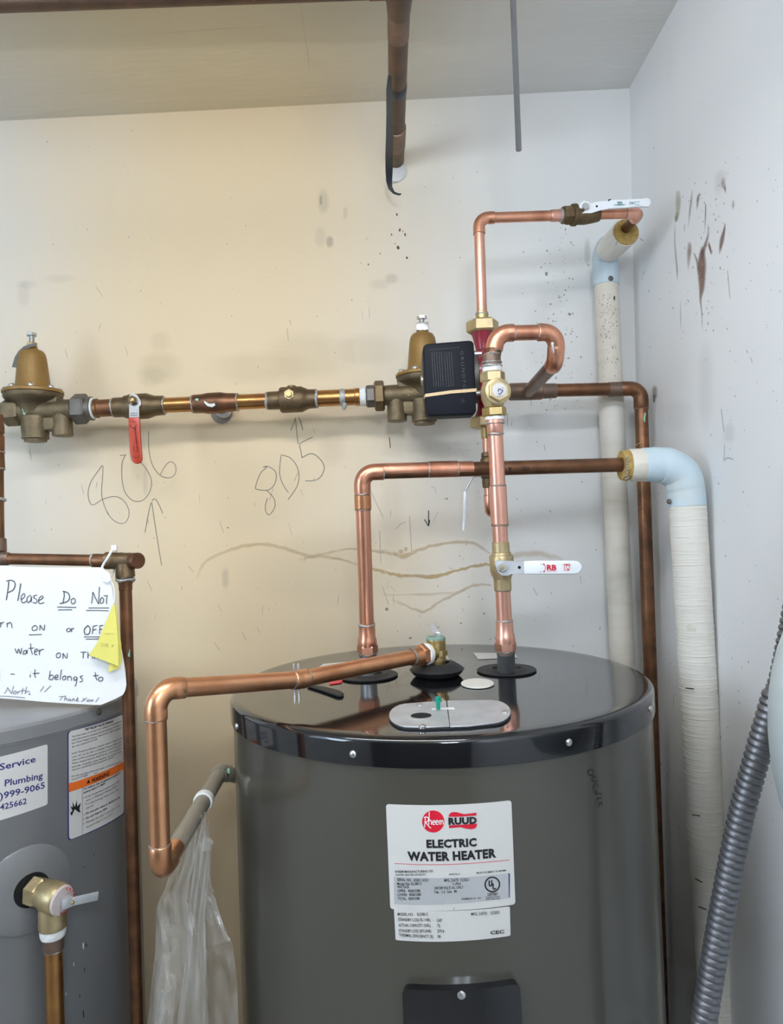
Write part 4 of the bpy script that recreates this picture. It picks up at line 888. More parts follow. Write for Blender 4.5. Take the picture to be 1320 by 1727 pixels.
# second valve, handle removed
T = thing('ball_valve', 'bronze ball valve without a lever, its brass stem bare, on the wall pipe', 'valve', ML.at(490))
turned(T, 'body', ML, [(450, 14), (452, 15), (471, 15.4), (472, 20), (475, 21.8), (508, 21.8), (514, 19), (520, 16.4), (532, 16), (533, 15)], 'bronze')
sw = P(487.5, 665.5, YM - 19*s)
obj('gland_nut', bolt_hex(sw + V((0, 0.006, 0)), (0, -1, 0), 9.5*s, 0.010), 'brass_pale', T, angle=20)
obj('gland', lathe([(0, 11*s), (1.5*s, 11.2*s), (2.5*s, 9*s)], sw + V((0, 0.007, 0)), (0, -1, 0), n=24), 'brass', T)
obj('stem_nut', bolt_hex(sw - V((0, 0.004, 0)), (0, -1, 0), 5.5*s, 0.006), 'brass', T, angle=20)
obj('cast_boss', lathe([(0, 8*s), (3*s, 7.6*s), (4*s, 5*s)], ML.at(492) + V((0, 0, 20*s)), (0, 0, 1), n=16), 'bronze', T)

# ---- line continuing right from the tee to the corner and down
YR = 1.36
T = thing('corner_pipe', 'brown copper pipe turning down in the corner behind the insulated pipe', 'pipe', P(1083, 672, YR))
rc = 11.0*S(YR)
p_a, p_b, p_c = P(780, 662, YR), P(1080, 655, YR), P(1100, 1250, YR)
p_c = V((p_b.x + (p_c.x - p_b.x)*0.7, YR, 0.05)) if False else V((p_c.x, YR, 0.05))
pd_ = P(1096, 1130, YR); p_c = p_b + (pd_ - p_b)*((p_b.z - 0.04)/(p_b.z - pd_.z))
run(T, [p_a, p_b, p_c], rc, 'copper_brown', 'copper_brown', bend=1.1, cup=1.5, fit=1.12, ringm='solder_dark')
RA = Axis((860, 661), YR, (1060, 656), YR, 'x')
turned(T, 'tee', RA, [(858, 12.5), (860, 14.6), (880, 14.8), (912, 14.6), (914, 13), (936, 12.6), (938, 11.5)], 'copper_dull')
turned(T, 'coupling', RA, [(1025, 11.3), (1026, 12.4), (1046, 12.4), (1047, 11.3)], 'copper_dull')
obj('pipe_print', letters('L CERRO', on_pipe(p_b, p_c, rc), (1081, 860), (1079, 826), 4.5, h=0.0008), 'ink_black', T, flat=True)
obj('verdigris_mark', blots(on_pipe(p_b, p_c, rc), [(1086, 706, 2, 6), (1087, 700, 2, 5)], h=0.0008), 'verdigris', T, flat=True)

# ---- loop pipe: mixing valve up, right, and back to the tee
YV = 1.045; rv = 0.0113
vx = lambda y: 833 + (y - 700)*0.046
VA = Axis((vx(560), 560), YV, (852, 1085), 1.07, 'y')
T = thing('loop_pipe', 'short looped copper pipe with two elbows above the brass mixing valve', 'pipe', P(836, 600, YV))
l0, l1, l2, l3 = VA.at(612), P(838, 562, YV), P(939, 560, YV + 0.005), P(889, 662, 1.36)
mid = P(936, 612, YV + 0.02)
run(T, [l0, l1, l2, mid, l3], rv, ['copper_brown', 'copper', 'copper', 'copper_dull'], ['copper', 'copper', 'copper'], bend=1.25, cup=0.7, fit=1.16)
turned(T, 'adapter', VA, [(597, 14), (598, 15), (617, 15.4), (618, 14)], 'copper_dull'); bead(T, VA, 597, 14.2, 1.6); bead(T, VA, 611, 15.4, 1.8); bead(T, VA, 617, 15.0, 2.4, 'solder_grey')
obj('solder_run', lathe([(0, 0.0028), (0.006, 0.0026), (0.012, 0.0022), (0.017, 0.0008)], P(931, 578, YV - 0.012), (0.05, -0.15, -1), n=10), 'solder', T)

# ---- thermostatic mixing valve
T = thing('mixing_valve', 'brass thermostatic mixing valve with a round white stickered cap, beside the pump', 'valve', VA.at(660))
sv = S(YV)
turned(T, 'thread_tape', VA, [(616, 14.5), (618, 16), (624, 16.4), (627, 15)], 'tape_white')
hexa(T, 'top_nut', VA, 626, 644, 21, 'brass_pale')
turned(T, 'body', VA, [(640, 15), (644, 17), (652, 20), (660, 21.5), (672, 20.5), (682, 16.5), (690, 15)], 'brass_pale')
hexa(T, 'bottom_nut', VA, 685, 701, 20.5, 'brass')
cc_ = P(839, 660, YV - 18*sv); fd = V((0.10, -1, -0.02)).normalized()
obj('cap_collar', lathe([(-16*sv, 19*sv), (-2*sv, 20.5*sv), (0, 22*sv), (3*sv, 22*sv), (4*sv, 20*sv)], cc_, fd, n=32), 'brass_pale', T)
obj('cap_hex', bolt_hex(cc_ + fd*3*sv, fd, 19*sv, 8*sv), 'brass_pale', T, angle=20)
stk = obj('cap_sticker', lathe([(10.5*sv, 12*sv), (11.6*sv, 12*sv), (11.8*sv, 11*sv)], cc_, fd, n=30), 'label_white', T)
CP = Plane(cc_ + fd*12*sv, V((1, 0.1, 0)), (0, 0, 1))
def cps(pts, w_=1.6): return stroke(CP, pts, w_, 1.0, h=0.0003)
obj('sticker_print', merge(cps([(840.2,661),(840.4,656.4),(844,656.8)]), cps([(843.2,657),(847.5,658.6),(845.6,661.4)]), cps([(845.6,661),(843,665),(840.2,663.4)]), dashes(CP, [(838,668.6,849,667.6), (845,653.2,849.5,655.5)], 0.8, 1.0, h=0.0003)), 'ink_navy', stk, flat=True)

# ---- right riser of the big heater
T = thing('riser_pipe', 'pink copper riser from the heater up to the brass mixing valve', 'pipe', VA.at(1128))
turned(T, 'thread_tape', VA, [(700, 14), (701, 15.5), (706, 16), (708, 14)], 'tape_white')
turned(T, 'adapter', VA, [(705, 14.5), (707, 16), (713, 16), (714, 14), (729, 13.6), (730, 13)], 'copper_pink'); bead(T, VA, 712, 15.0, 1.6, 'solder_grey'); bead(T, VA, 731, 13.4, 2.0)
turned(T, 'pipe', VA, [(725, 12.8), (1052, 12.8)], 'copper_pink')
turned(T, 'coupling', VA, [(817, 13), (818, 14.6), (882, 14.6), (883, 13)], 'copper_pink'); bead(T, VA, 817, 13.4, 1.4, 'solder_dark'); bead(T, VA, 884, 13.4, 1.3, 'solder_dark')
bead(T, VA, 994, 13.2, 1.2, 'solder_dark'); bead(T, VA, 1046, 13.2, 1.6, 'solder_grey')
turned(T, 'adapter', VA, [(1046, 13.5), (1047, 14.4), (1068, 14.8), (1071, 16.5), (1078, 17), (1084, 17.2)], 'copper_pink')
hexa(T, 'adapter_hex', VA, 1082, 1098, 18.6, 'copper_pink'); turned(T, 'thread_sealant', VA, [(1096, 15), (1098, 16.6), (1102, 15.6), (1104, 15)], 'solder_dark')
nb = PZ(854, 1131, HZ); 
obj('nipple', tube([VA.at(1096), V((nb.x, nb.y, HZ - 0.02))], 15.4*S(1.06), n=26), 'nipple_grey', T)

# ball valve with white lever on the riser
T = thing('ball_valve', 'brass ball valve with a white lever pointing right, on the heater riser', 'valve', VA.at(950))
turned(T, 'body', VA, [(912, 13.5), (913, 14.6), (929, 14.8), (930, 16.5), (934, 17.2), (935, 19.5), (938, 20.5), (962, 20), (974, 15.2), (976, 14.8), (993, 14.8), (994, 13.6)], 'brass_pale')
YB = VA.at(950).y; sb = S(YB); fy = YB - 20*sb
obj('stem', lathe([(0, 8*sb), (8*sb, 8*sb)], P(847, 957.5, fy + 0.006), (0, -1, 0), n=18), 'brass_pale', T)
LWv = Wall(fy - 0.003)
lev = obj('lever', prism([LWv.uv(*p) for p in ((834,951),(836,946),(842,945),(862,946),(884,946.5),(884,967.5),(862,968.5),(858,971),(846,971),(840,966),(838,961))], (0, fy - 0.003, 0), (1, 0, 0), (0, 0, 1), (0, 0.0024, 0), 0.0004, 1), 'zinc', T)
slv = obj('lever_sleeve', prism([LWv.uv(*p) for p in ((883,946.5),(900,945.5),(968,945.5),(974,946.5),(979,951),(981.5,956),(980,961),(976,966),(970,968.5),(884,968.5))], (0, fy - 0.0055, 0), (1, 0, 0), (0, 0, 1), (0, 0.0065, 0), 0.0018, 3), 'vinyl_white', T)
obj('stem_nut', bolt_hex(P(847, 957.5, fy - 0.003), (0, -1, 0), 7.4*sb, 0.005), 'steel', T, angle=20)
obj('stem_end', lathe([(0, 3.4*sb), (2*sb, 3.4*sb), (3*sb, 2.4*sb)], P(847, 957.5, fy - 0.008), (0, -1, 0), n=14), 'brass', T)
obj('lever_hole', lathe([(0, 2.6*sb), (0.3*sb, 2.6*sb)], P(875.5, 957, fy - 0.003), (0, -1, 0), n=16), 'black_hole', lev)
LP2 = Wall(fy - 0.0055); oh = (820, 900); sh = 1/7.333
hk = lambda pts, w_: stroke(LP2, pts, w_*sh, YB, h=0.0005, off=oh, scale=sh)
obj('sleeve_print', merge(letters('RB', LP2, (921.5,961), (938,961), 8.6, h=0.0006, bold=.045), dashes(LP2, [(921.5,963.2,938,963)], 1.0, YB), hk([(700,378),(722,395),(728,425),(722,455),(706,472)], 7), hk([(700,372),(718,386)], 14), hk([(702,472),(720,464)], 14),
    letters('ON', LP2, (910,952.3), (913.6,952.2), 1.5, h=0.0005), letters('OFF', LP2, (909,965.4), (913.4,965.3), 1.5, h=0.0005), dashes(LP2, [(951,951.6,961,951.4)], 1.3, YB, seed=6), hk([(962,400),(962,435),(985,455),(1020,450)], 7), hk([(985,395),(1022,395),(1022,440),(985,425),(985,395)], 6), hk([(1000,440),(1025,458)], 8), letters('D', LP2, (950,963.5), (951.6,963.4), 2, h=0.0005), hk([(940,388),(1045,388)], 6)), 'ink_red', slv, flat=True)

# ---- left riser and the run to the insulated elbow
rr_ = 0.0114; YH = 1.10
T = thing('riser_pipe', 'copper riser left on the heater lid, elbowing right to the insulated pipe', 'pipe', PZ(621, 1140, HZ))
na = PZ(621, 1140, HZ)
HA = Axis((610.5, 810), 1.085, (619.5, 1090), na.y, 'y')
hl0, hl1 = HA.at(1052), HA.at(797)
h2 = P(1075, 783, YH + 0.045)
run(T, [hl0, hl1, h2], rr_, ['copper', 'copper_brown'], 'copper', bend=1.1, cup=1.2, fit=1.13, ringm='solder_grey')
HB = Axis((611, 795), hl1.y, (1075, 783), YH + 0.045, 'x')
turned(T, 'pipe_sleeve', HB, [(640, 12.6), (790, 12.6)], 'copper')
turned(T, 'coupling', HB, [(717, 12.6), (718, 13.8), (764, 13.8), (765, 12.6)], 'copper'); bead(T, HB, 717, 12.8, 1.2); bead(T, HB, 765, 12.8, 1.2)
turned(T, 'coupling', HA, [(833, 12.8), (834, 14), (856, 14), (857, 12.8)], 'copper_warm'); bead(T, HA, 858, 12.8, 1.1, 'solder_dark')
turned(T, 'adapter', HA, [(1052, 13), (1053, 14), (1074, 14.4), (1077, 16), (1084, 16.4), (1088, 16.4)], 'copper'); bead(T, HA, 1052, 13, 1.8, 'solder_grey')
hexa(T, 'adapter_hex', HA, 1086, 1102, 18, 'copper'); turned(T, 'thread_sealant', HA, [(1100, 14.5), (1102, 16), (1106, 15.2), (1108, 14)], 'solder_dark')
obj('nipple', tube([HA.at(1100), V((na.x, na.y, HZ - 0.02))], 15*S(1.06), n=26), 'nipple_grey', T)
obj('pipe_print', letters('M         USA', on_pipe(HB.at(700), HB.at(1000), rr_, False), (857, 795), (893, 794), 8, h=0.0006, bold=.02), 'ink_black', T, flat=True)

# ---- relief valve on the lid and its discharge pipe
vb = PZ(737, 1139, HZ)
T = thing('relief_valve', 'brass relief valve with a green cap standing on the black heater lid', 'valve', vb)
st_ = S(vb.y)
obj('neck', lathe([(0.010, 0.0135), (0.022, 0.0135), (0.023, 0.0150), (0.030, 0.0152), (0.031, 0.0140)], vb, (0, 0, 1), n=26), 'brass', T)
obj('neck_hex', bolt_hex(vb + V((0, 0, 0.030)), (0, 0, 1), 0.0175, 0.010), 'brass', T, angle=20)
obj('body', lathe([(0.034, 0.0145), (0.040, 0.0150), (0.052, 0.0150), (0.053, 0.0140), (0.054, 0.0152), (0.0555, 0.0152)], vb, (0, 0, 1), n=28), 'brass', T)
obj('cap', lathe([(0.055, 0.0150), (0.0585, 0.0150), (0.060, 0.0135), (0.0605, 0.0)], vb, (0, 0, 1), n=28), 'cap_green', T)
tl = vb + V((0.001, 0, 0.060))
obj('lever_clip', box(tl + V((0.002, 0, 0.003)), 0.0045, 0.005, 0.0048, 0.0008), 'steel', T)
lv_a, lv_b = P(739, 1072, vb.y - 0.002), P(728, 1056, vb.y + 0.018); lv_d = (lv_b - lv_a).normalized()
obj('lever', box((lv_a + lv_b)/2, (lv_b - lv_a).length/2 + 0.003, 0.0012, 0.0046, 0.0005, U=lv_d, W=V((lv_d.z, 0, -lv_d.x))), 'zinc', T)
sideO = vb + V((0, 0, 0.036))
pv = P(690, 1118, vb.y - 0.03)
dA = P(505, 1146, 0.945); dB = P(262, 1163, 0.80); dC0 = P(262, 1163, 0.80)
out_d = (dA - sideO).normalized()
obj('outlet', lathe([(0.0, 0.013), (0.010, 0.0145), (0.016, 0.0150), (0.018, 0.0138)], sideO, out_d, n=26), 'brass', T)
T = thing('discharge_pipe', 'bright copper discharge pipe leaving the lid relief valve and dropping between the heaters', 'pipe', sideO)
obj('thread_tape', lathe([(0.016, 0.0140), (0.018, 0.0165), (0.024, 0.0170), (0.027, 0.0150)], sideO, out_d, n=24), 'tape_white', T)
obj('adapter_hex', bolt_hex(sideO + out_d*0.025, out_d, 0.0175, 0.010), 'copper_warm', T, angle=20)
obj('adapter', lathe([(0.034, 0.0140), (0.036, 0.0135), (0.050, 0.0135), (0.0505, 0.0122)], sideO, out_d, n=24), 'copper_warm', T)
obj('solder_ring', ring(sideO + out_d*0.0505, out_d, 0.0122, 0.0018, seed=5), 'solder_dark', T)
dC = P(262, 1472, 0.80); dC = V((dB.x, dB.y, dC.z))
dD = P(372, 1302, 1.115)
mid_ = dC + (dD - dC)*0.20
run(T, [sideO + out_d*0.04, dA, dB, dC, mid_], 0.0112, 'copper_warm', 'copper_warm', bend=1.2, cup=0.95, fit=1.13, ringm='solder_dark')
T = thing('painted_pipe', 'taupe painted pipe running back behind the dark heater with white tape', 'pipe', dD)
dE = dD + V((0.055, 0.085, -0.050))
run(T, [mid_ - (dD-dC).normalized()*0.004, dD, dE, V((dE.x + 0.03, dE.y + 0.05, dE.z - 0.3))], 0.0113, 'taupe_paint', 'taupe_paint', bend=1.0, cup=1.0, fit=1.14, ringm=None)
dn = (dD - dC).normalized(); tpC = dC + (dD - dC)*0.62
obj('tape_band', lathe([(0, 0.0115), (0.001, 0.0135), (0.012, 0.0138), (0.014, 0.0130), (0.016, 0.0115)], tpC, dn, n=22), 'tape_white', T)
obj('verdigris_mark', blots(Wall(dD.y - 0.016), [(385, 1300, 3, 5)], h=0), 'verdigris', T, flat=True)

# ================================================================ PUMP AND ITS LINE
YP = 1.20; sp_ = S(YP)
PA = Axis((813, 545), YP, (820, 715), YP, 'y')
T = pump = thing('circulation_pump', 'dark red circulation pump with a flat black terminal box on the front', 'pump', PA.at(715))
turned(T, 'upper_neck', PA, [(556, 21), (562, 20), (566, 18), (590, 12.5), (612, 13)], 'pump_red')
turned(T, 'lower_neck', PA, [(706, 20), (700, 18), (690, 14), (670, 13)], 'pump_red')
pc = PA.at(636); axm = V((-1, 0, -0.02)).normalized()
obj('volute', lathe([(-22*sp_, 20*sp_), (-20*sp_, 34*sp_), (-14*sp_, 45*sp_), (-4*sp_, 49*sp_), (3*sp_, 49*sp_), (5*sp_, 46*sp_), (10*sp_, 45*sp_), (14*sp_, 44*sp_)], pc, axm, n=48), 'pump_red', T)
for g in (45, 135, 225, 315):
    v_ = V((0, math.cos(math.radians(g)), math.sin(math.radians(g)))); obj('volute_bolt', lathe([(8*sp_, 4*sp_), (20*sp_, 4*sp_), (21*sp_, 3*sp_)], pc + v_*46*sp_, axm, n=10), 'steel', T)
obj('motor', lathe([(13*sp_, 42*sp_), (15*sp_, 44*sp_), (96*sp_, 44*sp_), (102*sp_, 42*sp_), (105*sp_, 36*sp_)], pc, axm, n=48), 'steel_dull', T)
obj('vent_plug', lathe([(104*sp_, 9*sp_), (107*sp_, 9*sp_), (108*sp_, 7*sp_)], pc, axm, n=20), 'steel', T)
by = YP - 0.062
BW = Wall(by)
corn = [(713,585), (717,580.5), (722,579.3), (790,573.8), (796,574.5), (799,579), (803,692), (801,697), (796,699), (726,702), (721,700.5), (718.5,696)]
bx_ = obj('terminal_box', prism([BW.uv(*p) for p in corn], (0, by, 0), (1, 0, 0), (0, 0, 1), (0, 0.040, 0), 0.003, 3), 'pump_black', T)
obj('box_base', prism([BW.uv(x + (4 if x < 750 else -3), y + (6 if y < 650 else -6)) for x, y in corn], (0, by + 0.040, 0), (1, 0, 0), (0, 0, 1), (0, 0.012, 0), 0.001, 1), 'steel_dull', T)
for px, py in ((793, 580), (724, 694)):
    obj('box_screw', lathe([(-0.001, 0.0042), (0.0006, 0.0042), (0.0007, 0.0030), (-0.0005, 0.0026)], P(px, py, by), (0, -1, 0), n=16), 'black_hole', bx_)
obj('box_print', merge(letters('GRUNDFOS', BW, (776, 592), (781.5, 664), 5.2, h=0.0005, space=1.4), dashes(BW, [(x, 594, x + 3.5, 652) for x in (728, 732, 736, 740, 744, 749, 753, 757, 761)], 1.0, by),
    stroke(BW, [(722,590),(775,586)], 0.5, by, h=0.0004), letters('UL', BW, (778, 673), (779, 680), 5, h=0.0005)), 'ink_grey', bx_, flat=True)
# rubber band round the box
bp = [P(717, 667, by - 0.0012), P(760, 661, by - 0.0016), P(803.5, 657.5, by - 0.0012)]
loop = [bp[0], bp[1], bp[2], bp[2] + V((0.0012, 0.020, 0)), bp[2] + V((0.0, 0.040, 0)), bp[1] + V((0, 0.0535, 0)) - V((0, 0.012, 0)) , bp[0] + V((0, 0.040, 0)), bp[0] + V((-0.001, 0.020, 0))]
vs_, fs_ = [], []
for i, p in enumerate(loop):
    for dy in ((0, 0, 2.6*sp_), (0, 0, -2.6*sp_)): vs_.append(p + V(dy))
n_ = len(loop)
fs_ = [(2*i, 2*i+1, 2*((i+1) % n_)+1, 2*((i+1) % n_)) for i in range(n_)]
single('rubber_band', (vs_, fs_), 'rubber_band', 'tan rubber band stretched round the black pump box', 'rubber band', angle=60)
hexa(T, 'union_nut', PA, 541, 562, 27.5, 'brass_pale'); hexa(T, 'union_nut', PA, 703, 722, 27, 'brass_pale')
turned(T, 'union_tail', PA, [(543, 11), (541, 10.5), (527, 10.5), (526, 9)], 'brass'); turned(T, 'union_tail', PA, [(720, 11), (722, 10), (738, 10), (740, 9)], 'brass')

# upper line: up, right, ball valve, then into the insulated corner pipe
ru = 8.9*sp_
T = thing('pump_pipe', 'thin pink copper pipe rising from the pump and turning right under the ceiling', 'pipe', PA.at(527))
u0, u1 = PA.at(535), P(807, 368, YP)
uA = P(1078, 359, YP + 0.035); uB = P(1040, 402, 1.36)
uM = uA
run(T, [u0, u1, uA, uB], ru, ['copper_pink', 'copper', 'copper_brown'], ['copper', 'copper_pink'], bend=1.3, cup=1.2, fit=1.16, ringm='solder_dark')
UA = Axis((807, 368), YP, (1078, 359), YP + 0.035, 'x')
turned(T, 'adapter', UA, [(926, 9), (927, 10), (941, 10), (943, 9)], 'copper_pink')
bead(T, PA, 530, 9.5, 1.8, 'solder')
T = thing('ball_valve', 'bronze ball valve with a white lever under the ceiling pipe, near the corner', 'valve', UA.at(980))
turned(T, 'solder_end', UA, [(941, 9), (942, 11), (948, 11.2), (949, 10)], 'solder_grey')
turned(T, 'body', UA, [(945, 11), (946, 14), (955, 14.5), (961, 15), (962, 18), (968, 18.5), (970, 16), (984, 16.5), (994, 15), (1004, 13), (1008, 12), (1009, 10)], 'bronze')
hexa(T, 'end_hex', UA, 949, 962, 16.5, 'bronze')
YU = UA.at(985).y; su = S(YU); fu = YU - 15*su
LWu = Wall(fu - 0.002)
obj('stem', lathe([(0, 7*su), (10*su, 7*su)], P(986, 349.5, fu + 0.010), (0, -1, 0), n=16), 'bronze', T)
lev = obj('lever', prism([LWu.uv(*p) for p in ((973,353),(977,344),(983,338),(992,338.5),(996,343),(1012,339),(1026,338),(1026,352.5),(1012,354.5),(998,359),(976,360))], (0, fu - 0.002, 0), (1, 0, 0), (0, 0, 1), (0, 0.0022, 0), 0.0004, 1), 'vinyl_white', T)
slv = obj('lever_sleeve', prism([LWu.uv(*p) for p in ((1025,337.5),(1060,336.5),(1082,335.5),(1090,334),(1095,335.5),(1097,341),(1096,347),(1092,349.5),(1080,348.5),(1060,350.5),(1025,352.5))], (0, fu - 0.004, 0), (1, 0, 0), (0, 0, 1), (0, 0.0055, 0), 0.0015, 3), 'vinyl_white', T)
obj('stem_nut', bolt_hex(P(986.5, 349.5, fu - 0.002), (0, -1, 0), 6.4*su, 0.005), 'steel', T, angle=20)
obj('lever_hole', lathe([(0, 1.9*su), (0.3*su, 1.9*su)], P(1006, 348, fu - 0.002), (0, -1, 0), n=14), 'black_hole', lev)
obj('lever_gap', prism([LWu.uv(*p) for p in ((1025,340.5),(1025,337.5),(1030,336.8))], (0, fu - 0.0048, 0), (1, 0, 0), (0, 0, 1), (0, 0.001, 0)), 'black_hole', lev)
LPu = Wall(fu - 0.004)
obj('sleeve_print', merge(dashes(LPu, [(1040.5,341.2,1049,341), (1040.5,343,1049,342.8)], 1.5, YU), dashes(LPu, [(1035.5,346,1053.5,345.4)], 2.0, YU, seed=8), stroke(LPu, [(1062.5,340),(1061.3,343),(1062.3,346)], 0.8, YU), stroke(LPu, [(1069.8,339.8),(1070.8,342.8),(1069.8,345.6)], 0.8, YU), dashes(LPu, [(1063.5,342,1069,341.8), (1064,344,1068.5,343.8)], 1.4, YU, seed=4), stroke(LPu, [(1072,340.6),(1078,340.4)], 0.7, YU, h=0.0005), stroke(LPu, [(1072,345.6),(1078,345.4)], 0.7, YU, h=0.0005)), 'ink_teal', slv, flat=True)

# lower line of the pump, mostly behind the riser
T = thing('pump_pipe', 'thin copper pipe below the pump, half hidden behind the heater riser', 'pipe', PA.at(740))
DA_ = Axis((821, 730), YP, (826, 870), YP, 'y')
d0, d1, d2 = DA_.at(735), DA_.at(860), P(842, 882, 1.46)
run(T, [d0, d1, d2], 8.4*sp_, 'copper_pink', 'copper_pink', bend=1.2, cup=1.2, fit=1.14, ringm='solder_dark')
T = thing('ball_valve', 'small bronze ball valve with a thin white lever hanging, below the pump', 'valve', DA_.at(800))
turned(T, 'body', DA_, [(763, 9), (764, 11), (770, 11.5), (771, 10.5), (775, 13), (800, 14), (805, 13), (808, 11), (812, 11.5), (822, 10.5), (823, 9)], 'bronze')
lv = [DA_.at(802) + V((-12*sp_, -0.004, 0)), P(800, 803, YP - 0.012), P(797, 805, YP - 0.014), P(789, 819, YP - 0.016), P(784.5, 828, YP - 0.016), P(784, 836, YP - 0.016)]
obj('lever', tube(lv, 2.0*sp_, n=10), 'zinc', T)
obj('lever_sleeve', tube([P(784, 829, YP - 0.016), P(784, 830, YP - 0.016), P(783.5, 860, YP - 0.016), P(781.5, 890, YP - 0.016), P(781, 895, YP - 0.016)], [2.4*sp_, 2.9*sp_, 2.9*sp_, 2.7*sp_, 1.8*sp_], n=12), 'vinyl_white', T)

# ================================================================ INSULATED PIPES
def wobble(p, q, r, n, seed, amp=0.02):
    rnd = random.Random(seed); pts = [V(p) + (V(q)-V(p))*i/n for i in range(n+1)]; return pts, [r*(1 + rnd.uniform(-amp, amp)) for _ in pts]
# corner pipe behind
YI = 1.415; si = S(YI)
e1, e2 = P(1020.5, 440, YI), P(1048, 1080, YI)
ib = e1 + (e2 - e1)*((e1.z - 0.03)/(e1.z - e2.z))
T = thing('insulated_pipe', 'cream insulated pipe in the corner, speckled, with a pale blue elbow cover on top', 'pipe', ib)
pts, rs = wobble(P(1022, 478, YI), ib, 20.3*si, 60, 4, 0.012)
obj('jacket', tube(pts, rs, n=28), 'jacket', T)
el_top = P(1046, 396, 1.335)
bl = [P(1022, 482, YI), P(1021, 455, YI), P(1020.5, 436, YI - 0.003), P(1023, 425, YI - 0.016), P(1028, 416, YI - 0.033)]
cover = obj('elbow_cover', tube(smooth(bl, 4), [21.6*si]*2 + [21.8*si]*15, n=30), 'pvc_blue', T)
obj('cover_tack', lathe([(0, 4.6*si), (1*si, 4.6*si), (2.6*si, 3*si), (3*si, 1*si)], P(1029.5, 470, YI - 20.5*si), (0.2, -1, 0), n=16), 'steel_dull', cover)
dirI = (P(1055, 391, 1.31) - P(1026, 420, YI - 0.03)).normalized(); i0 = P(1026, 421, YI - 0.03); i1 = P(1055, 392, 1.31)
obj('jacket_stub', tube([i0, i0 + (i1 - i0)*0.5, i1], [21*si, 21.5*si, 22*si], n=24), 'jacket_white', T)
obj('insulation_end', lathe([(-0.002, 21*si), (0.003, 20.5*si), (0.004, 15*si), (0.002, 11*si), (0.001, 0)], i1, dirI, n=18), 'fibreglass', T)
for a_, b_ in (((1078, 402), (1084, 406)), ((1040, 408), (1038, 413)), ((1066, 408), (1066.5, 412))):
    obj('loose_fibre', tube([P(*a_, 1.30), P(*b_, 1.295)], 0.0006, n=6), 'dirt', T)
rnd = random.Random(12); JW = Cyl(e1.x + (e2.x-e1.x)*0.25, YI, 20.6*si)
sp = []
for _ in range(90):
    f = rnd.betavariate(1.2, 3.2); y = 490 + f*330; ax_ = 1022 + (y - 478)*0.044; sp.append((ax_ + rnd.uniform(-15, 15), y, rnd.uniform(.5, 1.1), rnd.uniform(.7, 2)))
IW_ = on_pipe(e1, ib, 20.7*si)
obj('dirt_specks', blots(IW_, sp, h=0.0002), 'dirt', T, flat=True, kind='stuff')
obj('jacket_gash', blots(IW_, [(1035.5, 503, 1.4, 4)], h=0.0004), 'black_hole', T, flat=True)
turnI = Axis((1022, 478), YI, (1048, 1080), YI, 'y')
turned(T, 'jacket_wrap', turnI, [(683, 20.5), (684, 21), (735, 21.3), (760, 20.8), (761, 20.3)], 'jacket_white')
turned(T, 'dirt_band', turnI, [(668, 20.4), (669, 20.7), (683, 20.7), (684, 20.4)], 'jacket')

# near pipe along the right wall
YN = 1.145; sn = S(YN)
n0 = P(1152, 790, YN)
nTop, nMid = P(1159, 852, YN), P(1209, 1700, YN - 0.0)
nb_ = nTop + (nMid - nTop)*((nTop.z - 0.02)/(nTop.z - nMid.z))
T = thing('insulated_pipe', 'large white insulated pipe along the right wall with a pale blue elbow on top', 'pipe', nb_)
pts, rs = wobble(P(1158.5, 846, YN), nb_, 30*sn, 70, 8, 0.006)
obj('jacket', tube(pts, rs, n=36), 'jacket_white', T)
NA = Axis((1159, 852), YN, (1209, 1700), YN, 'y')
for k, wv in ((905, 1), (1010, 1), (1100, 1), (1190, 1)):
    pass
for i in range(60):                                    # wound paper tape: thin ridges
    y = 858 + i*9.5
    obj('jacket_ridge', ring(NA.at(y), NA.d, 30.1*sn, 0.0005, 0.4, n=20, seed=i), 'jacket_white', T)
for a_, b_ in (((1156,1160.5),(1169.5,1162)), ((1167,1374),(1180,1376)), ((1172,1482),(1184,1488)), ((1178,1529),(1191,1534))):
    yy = YN - 29.6*sn; obj('staple', tube([P(*a_, yy), P(*b_, yy)], 0.0009, n=8), 'rubber_black', T)
obj('rust_mark', blots(on_pipe(nTop, nb_, 30.2*sn), [(1160,1058,8,6),(1170,1062,5,4)], h=0.0005), 'jacket', T, flat=True)
cv = [P(1158.5, 853, YN), P(1157, 835, YN), P(1155, 822, YN), P(1149, 803, YN), P(1137, 792, YN), P(1120, 785, YN), P(1100, 783.5, YN), P(1083, 784, YN)]
cover = obj('elbow_cover', tube(smooth(cv, 5), [30.8*sn]*10 + [31.5*sn]*16 + [30*sn]*5 + [29*sn]*4 + [28.6*sn], n=36), 'pvc_blue', T)
obj('cover_tack', lathe([(0, 4.5*sn), (1.5*sn, 4.2*sn), (2.6*sn, 2*sn)], P(1128, 846, YN - 8*sn) , (-0.9, -0.5, 0), n=14), 'steel_dull', cover)
JA = Axis((1050, 785), YN, (1090, 784), YN, 'x')
turned(T, 'jacket_stub', JA, [(1060, 26), (1062, 27.5), (1075, 28), (1088, 28)], 'jacket')
turned(T, 'insulation_end', JA, [(1046, 10), (1044, 19), (1047, 25), (1056, 26.5), (1064, 25)], 'fibreglass', n=20)
obj('torn_edge', merge(*[tube([P(1060 + rnd.uniform(-3, 3), 770 + i*5, YN - 26*sn), P(1056 + rnd.uniform(-3, 3), 773 + i*5, YN - 26.5*sn)], 0.0012, n=5) for i in range(9)]), 'steel', T, kind='stuff')
for a_, b_ in (((1070,752),(1081,745)), ((1048,765),(1044,761)), ((1052,810),(1047,806)), ((1075,812),(1070,818)), ((1085,810),(1090,806))):
    obj('loose_fibre', tube([P(*a_, YN - 0.02), P(*b_, YN - 0.025)], 0.0005, n=5), 'fibreglass', T)

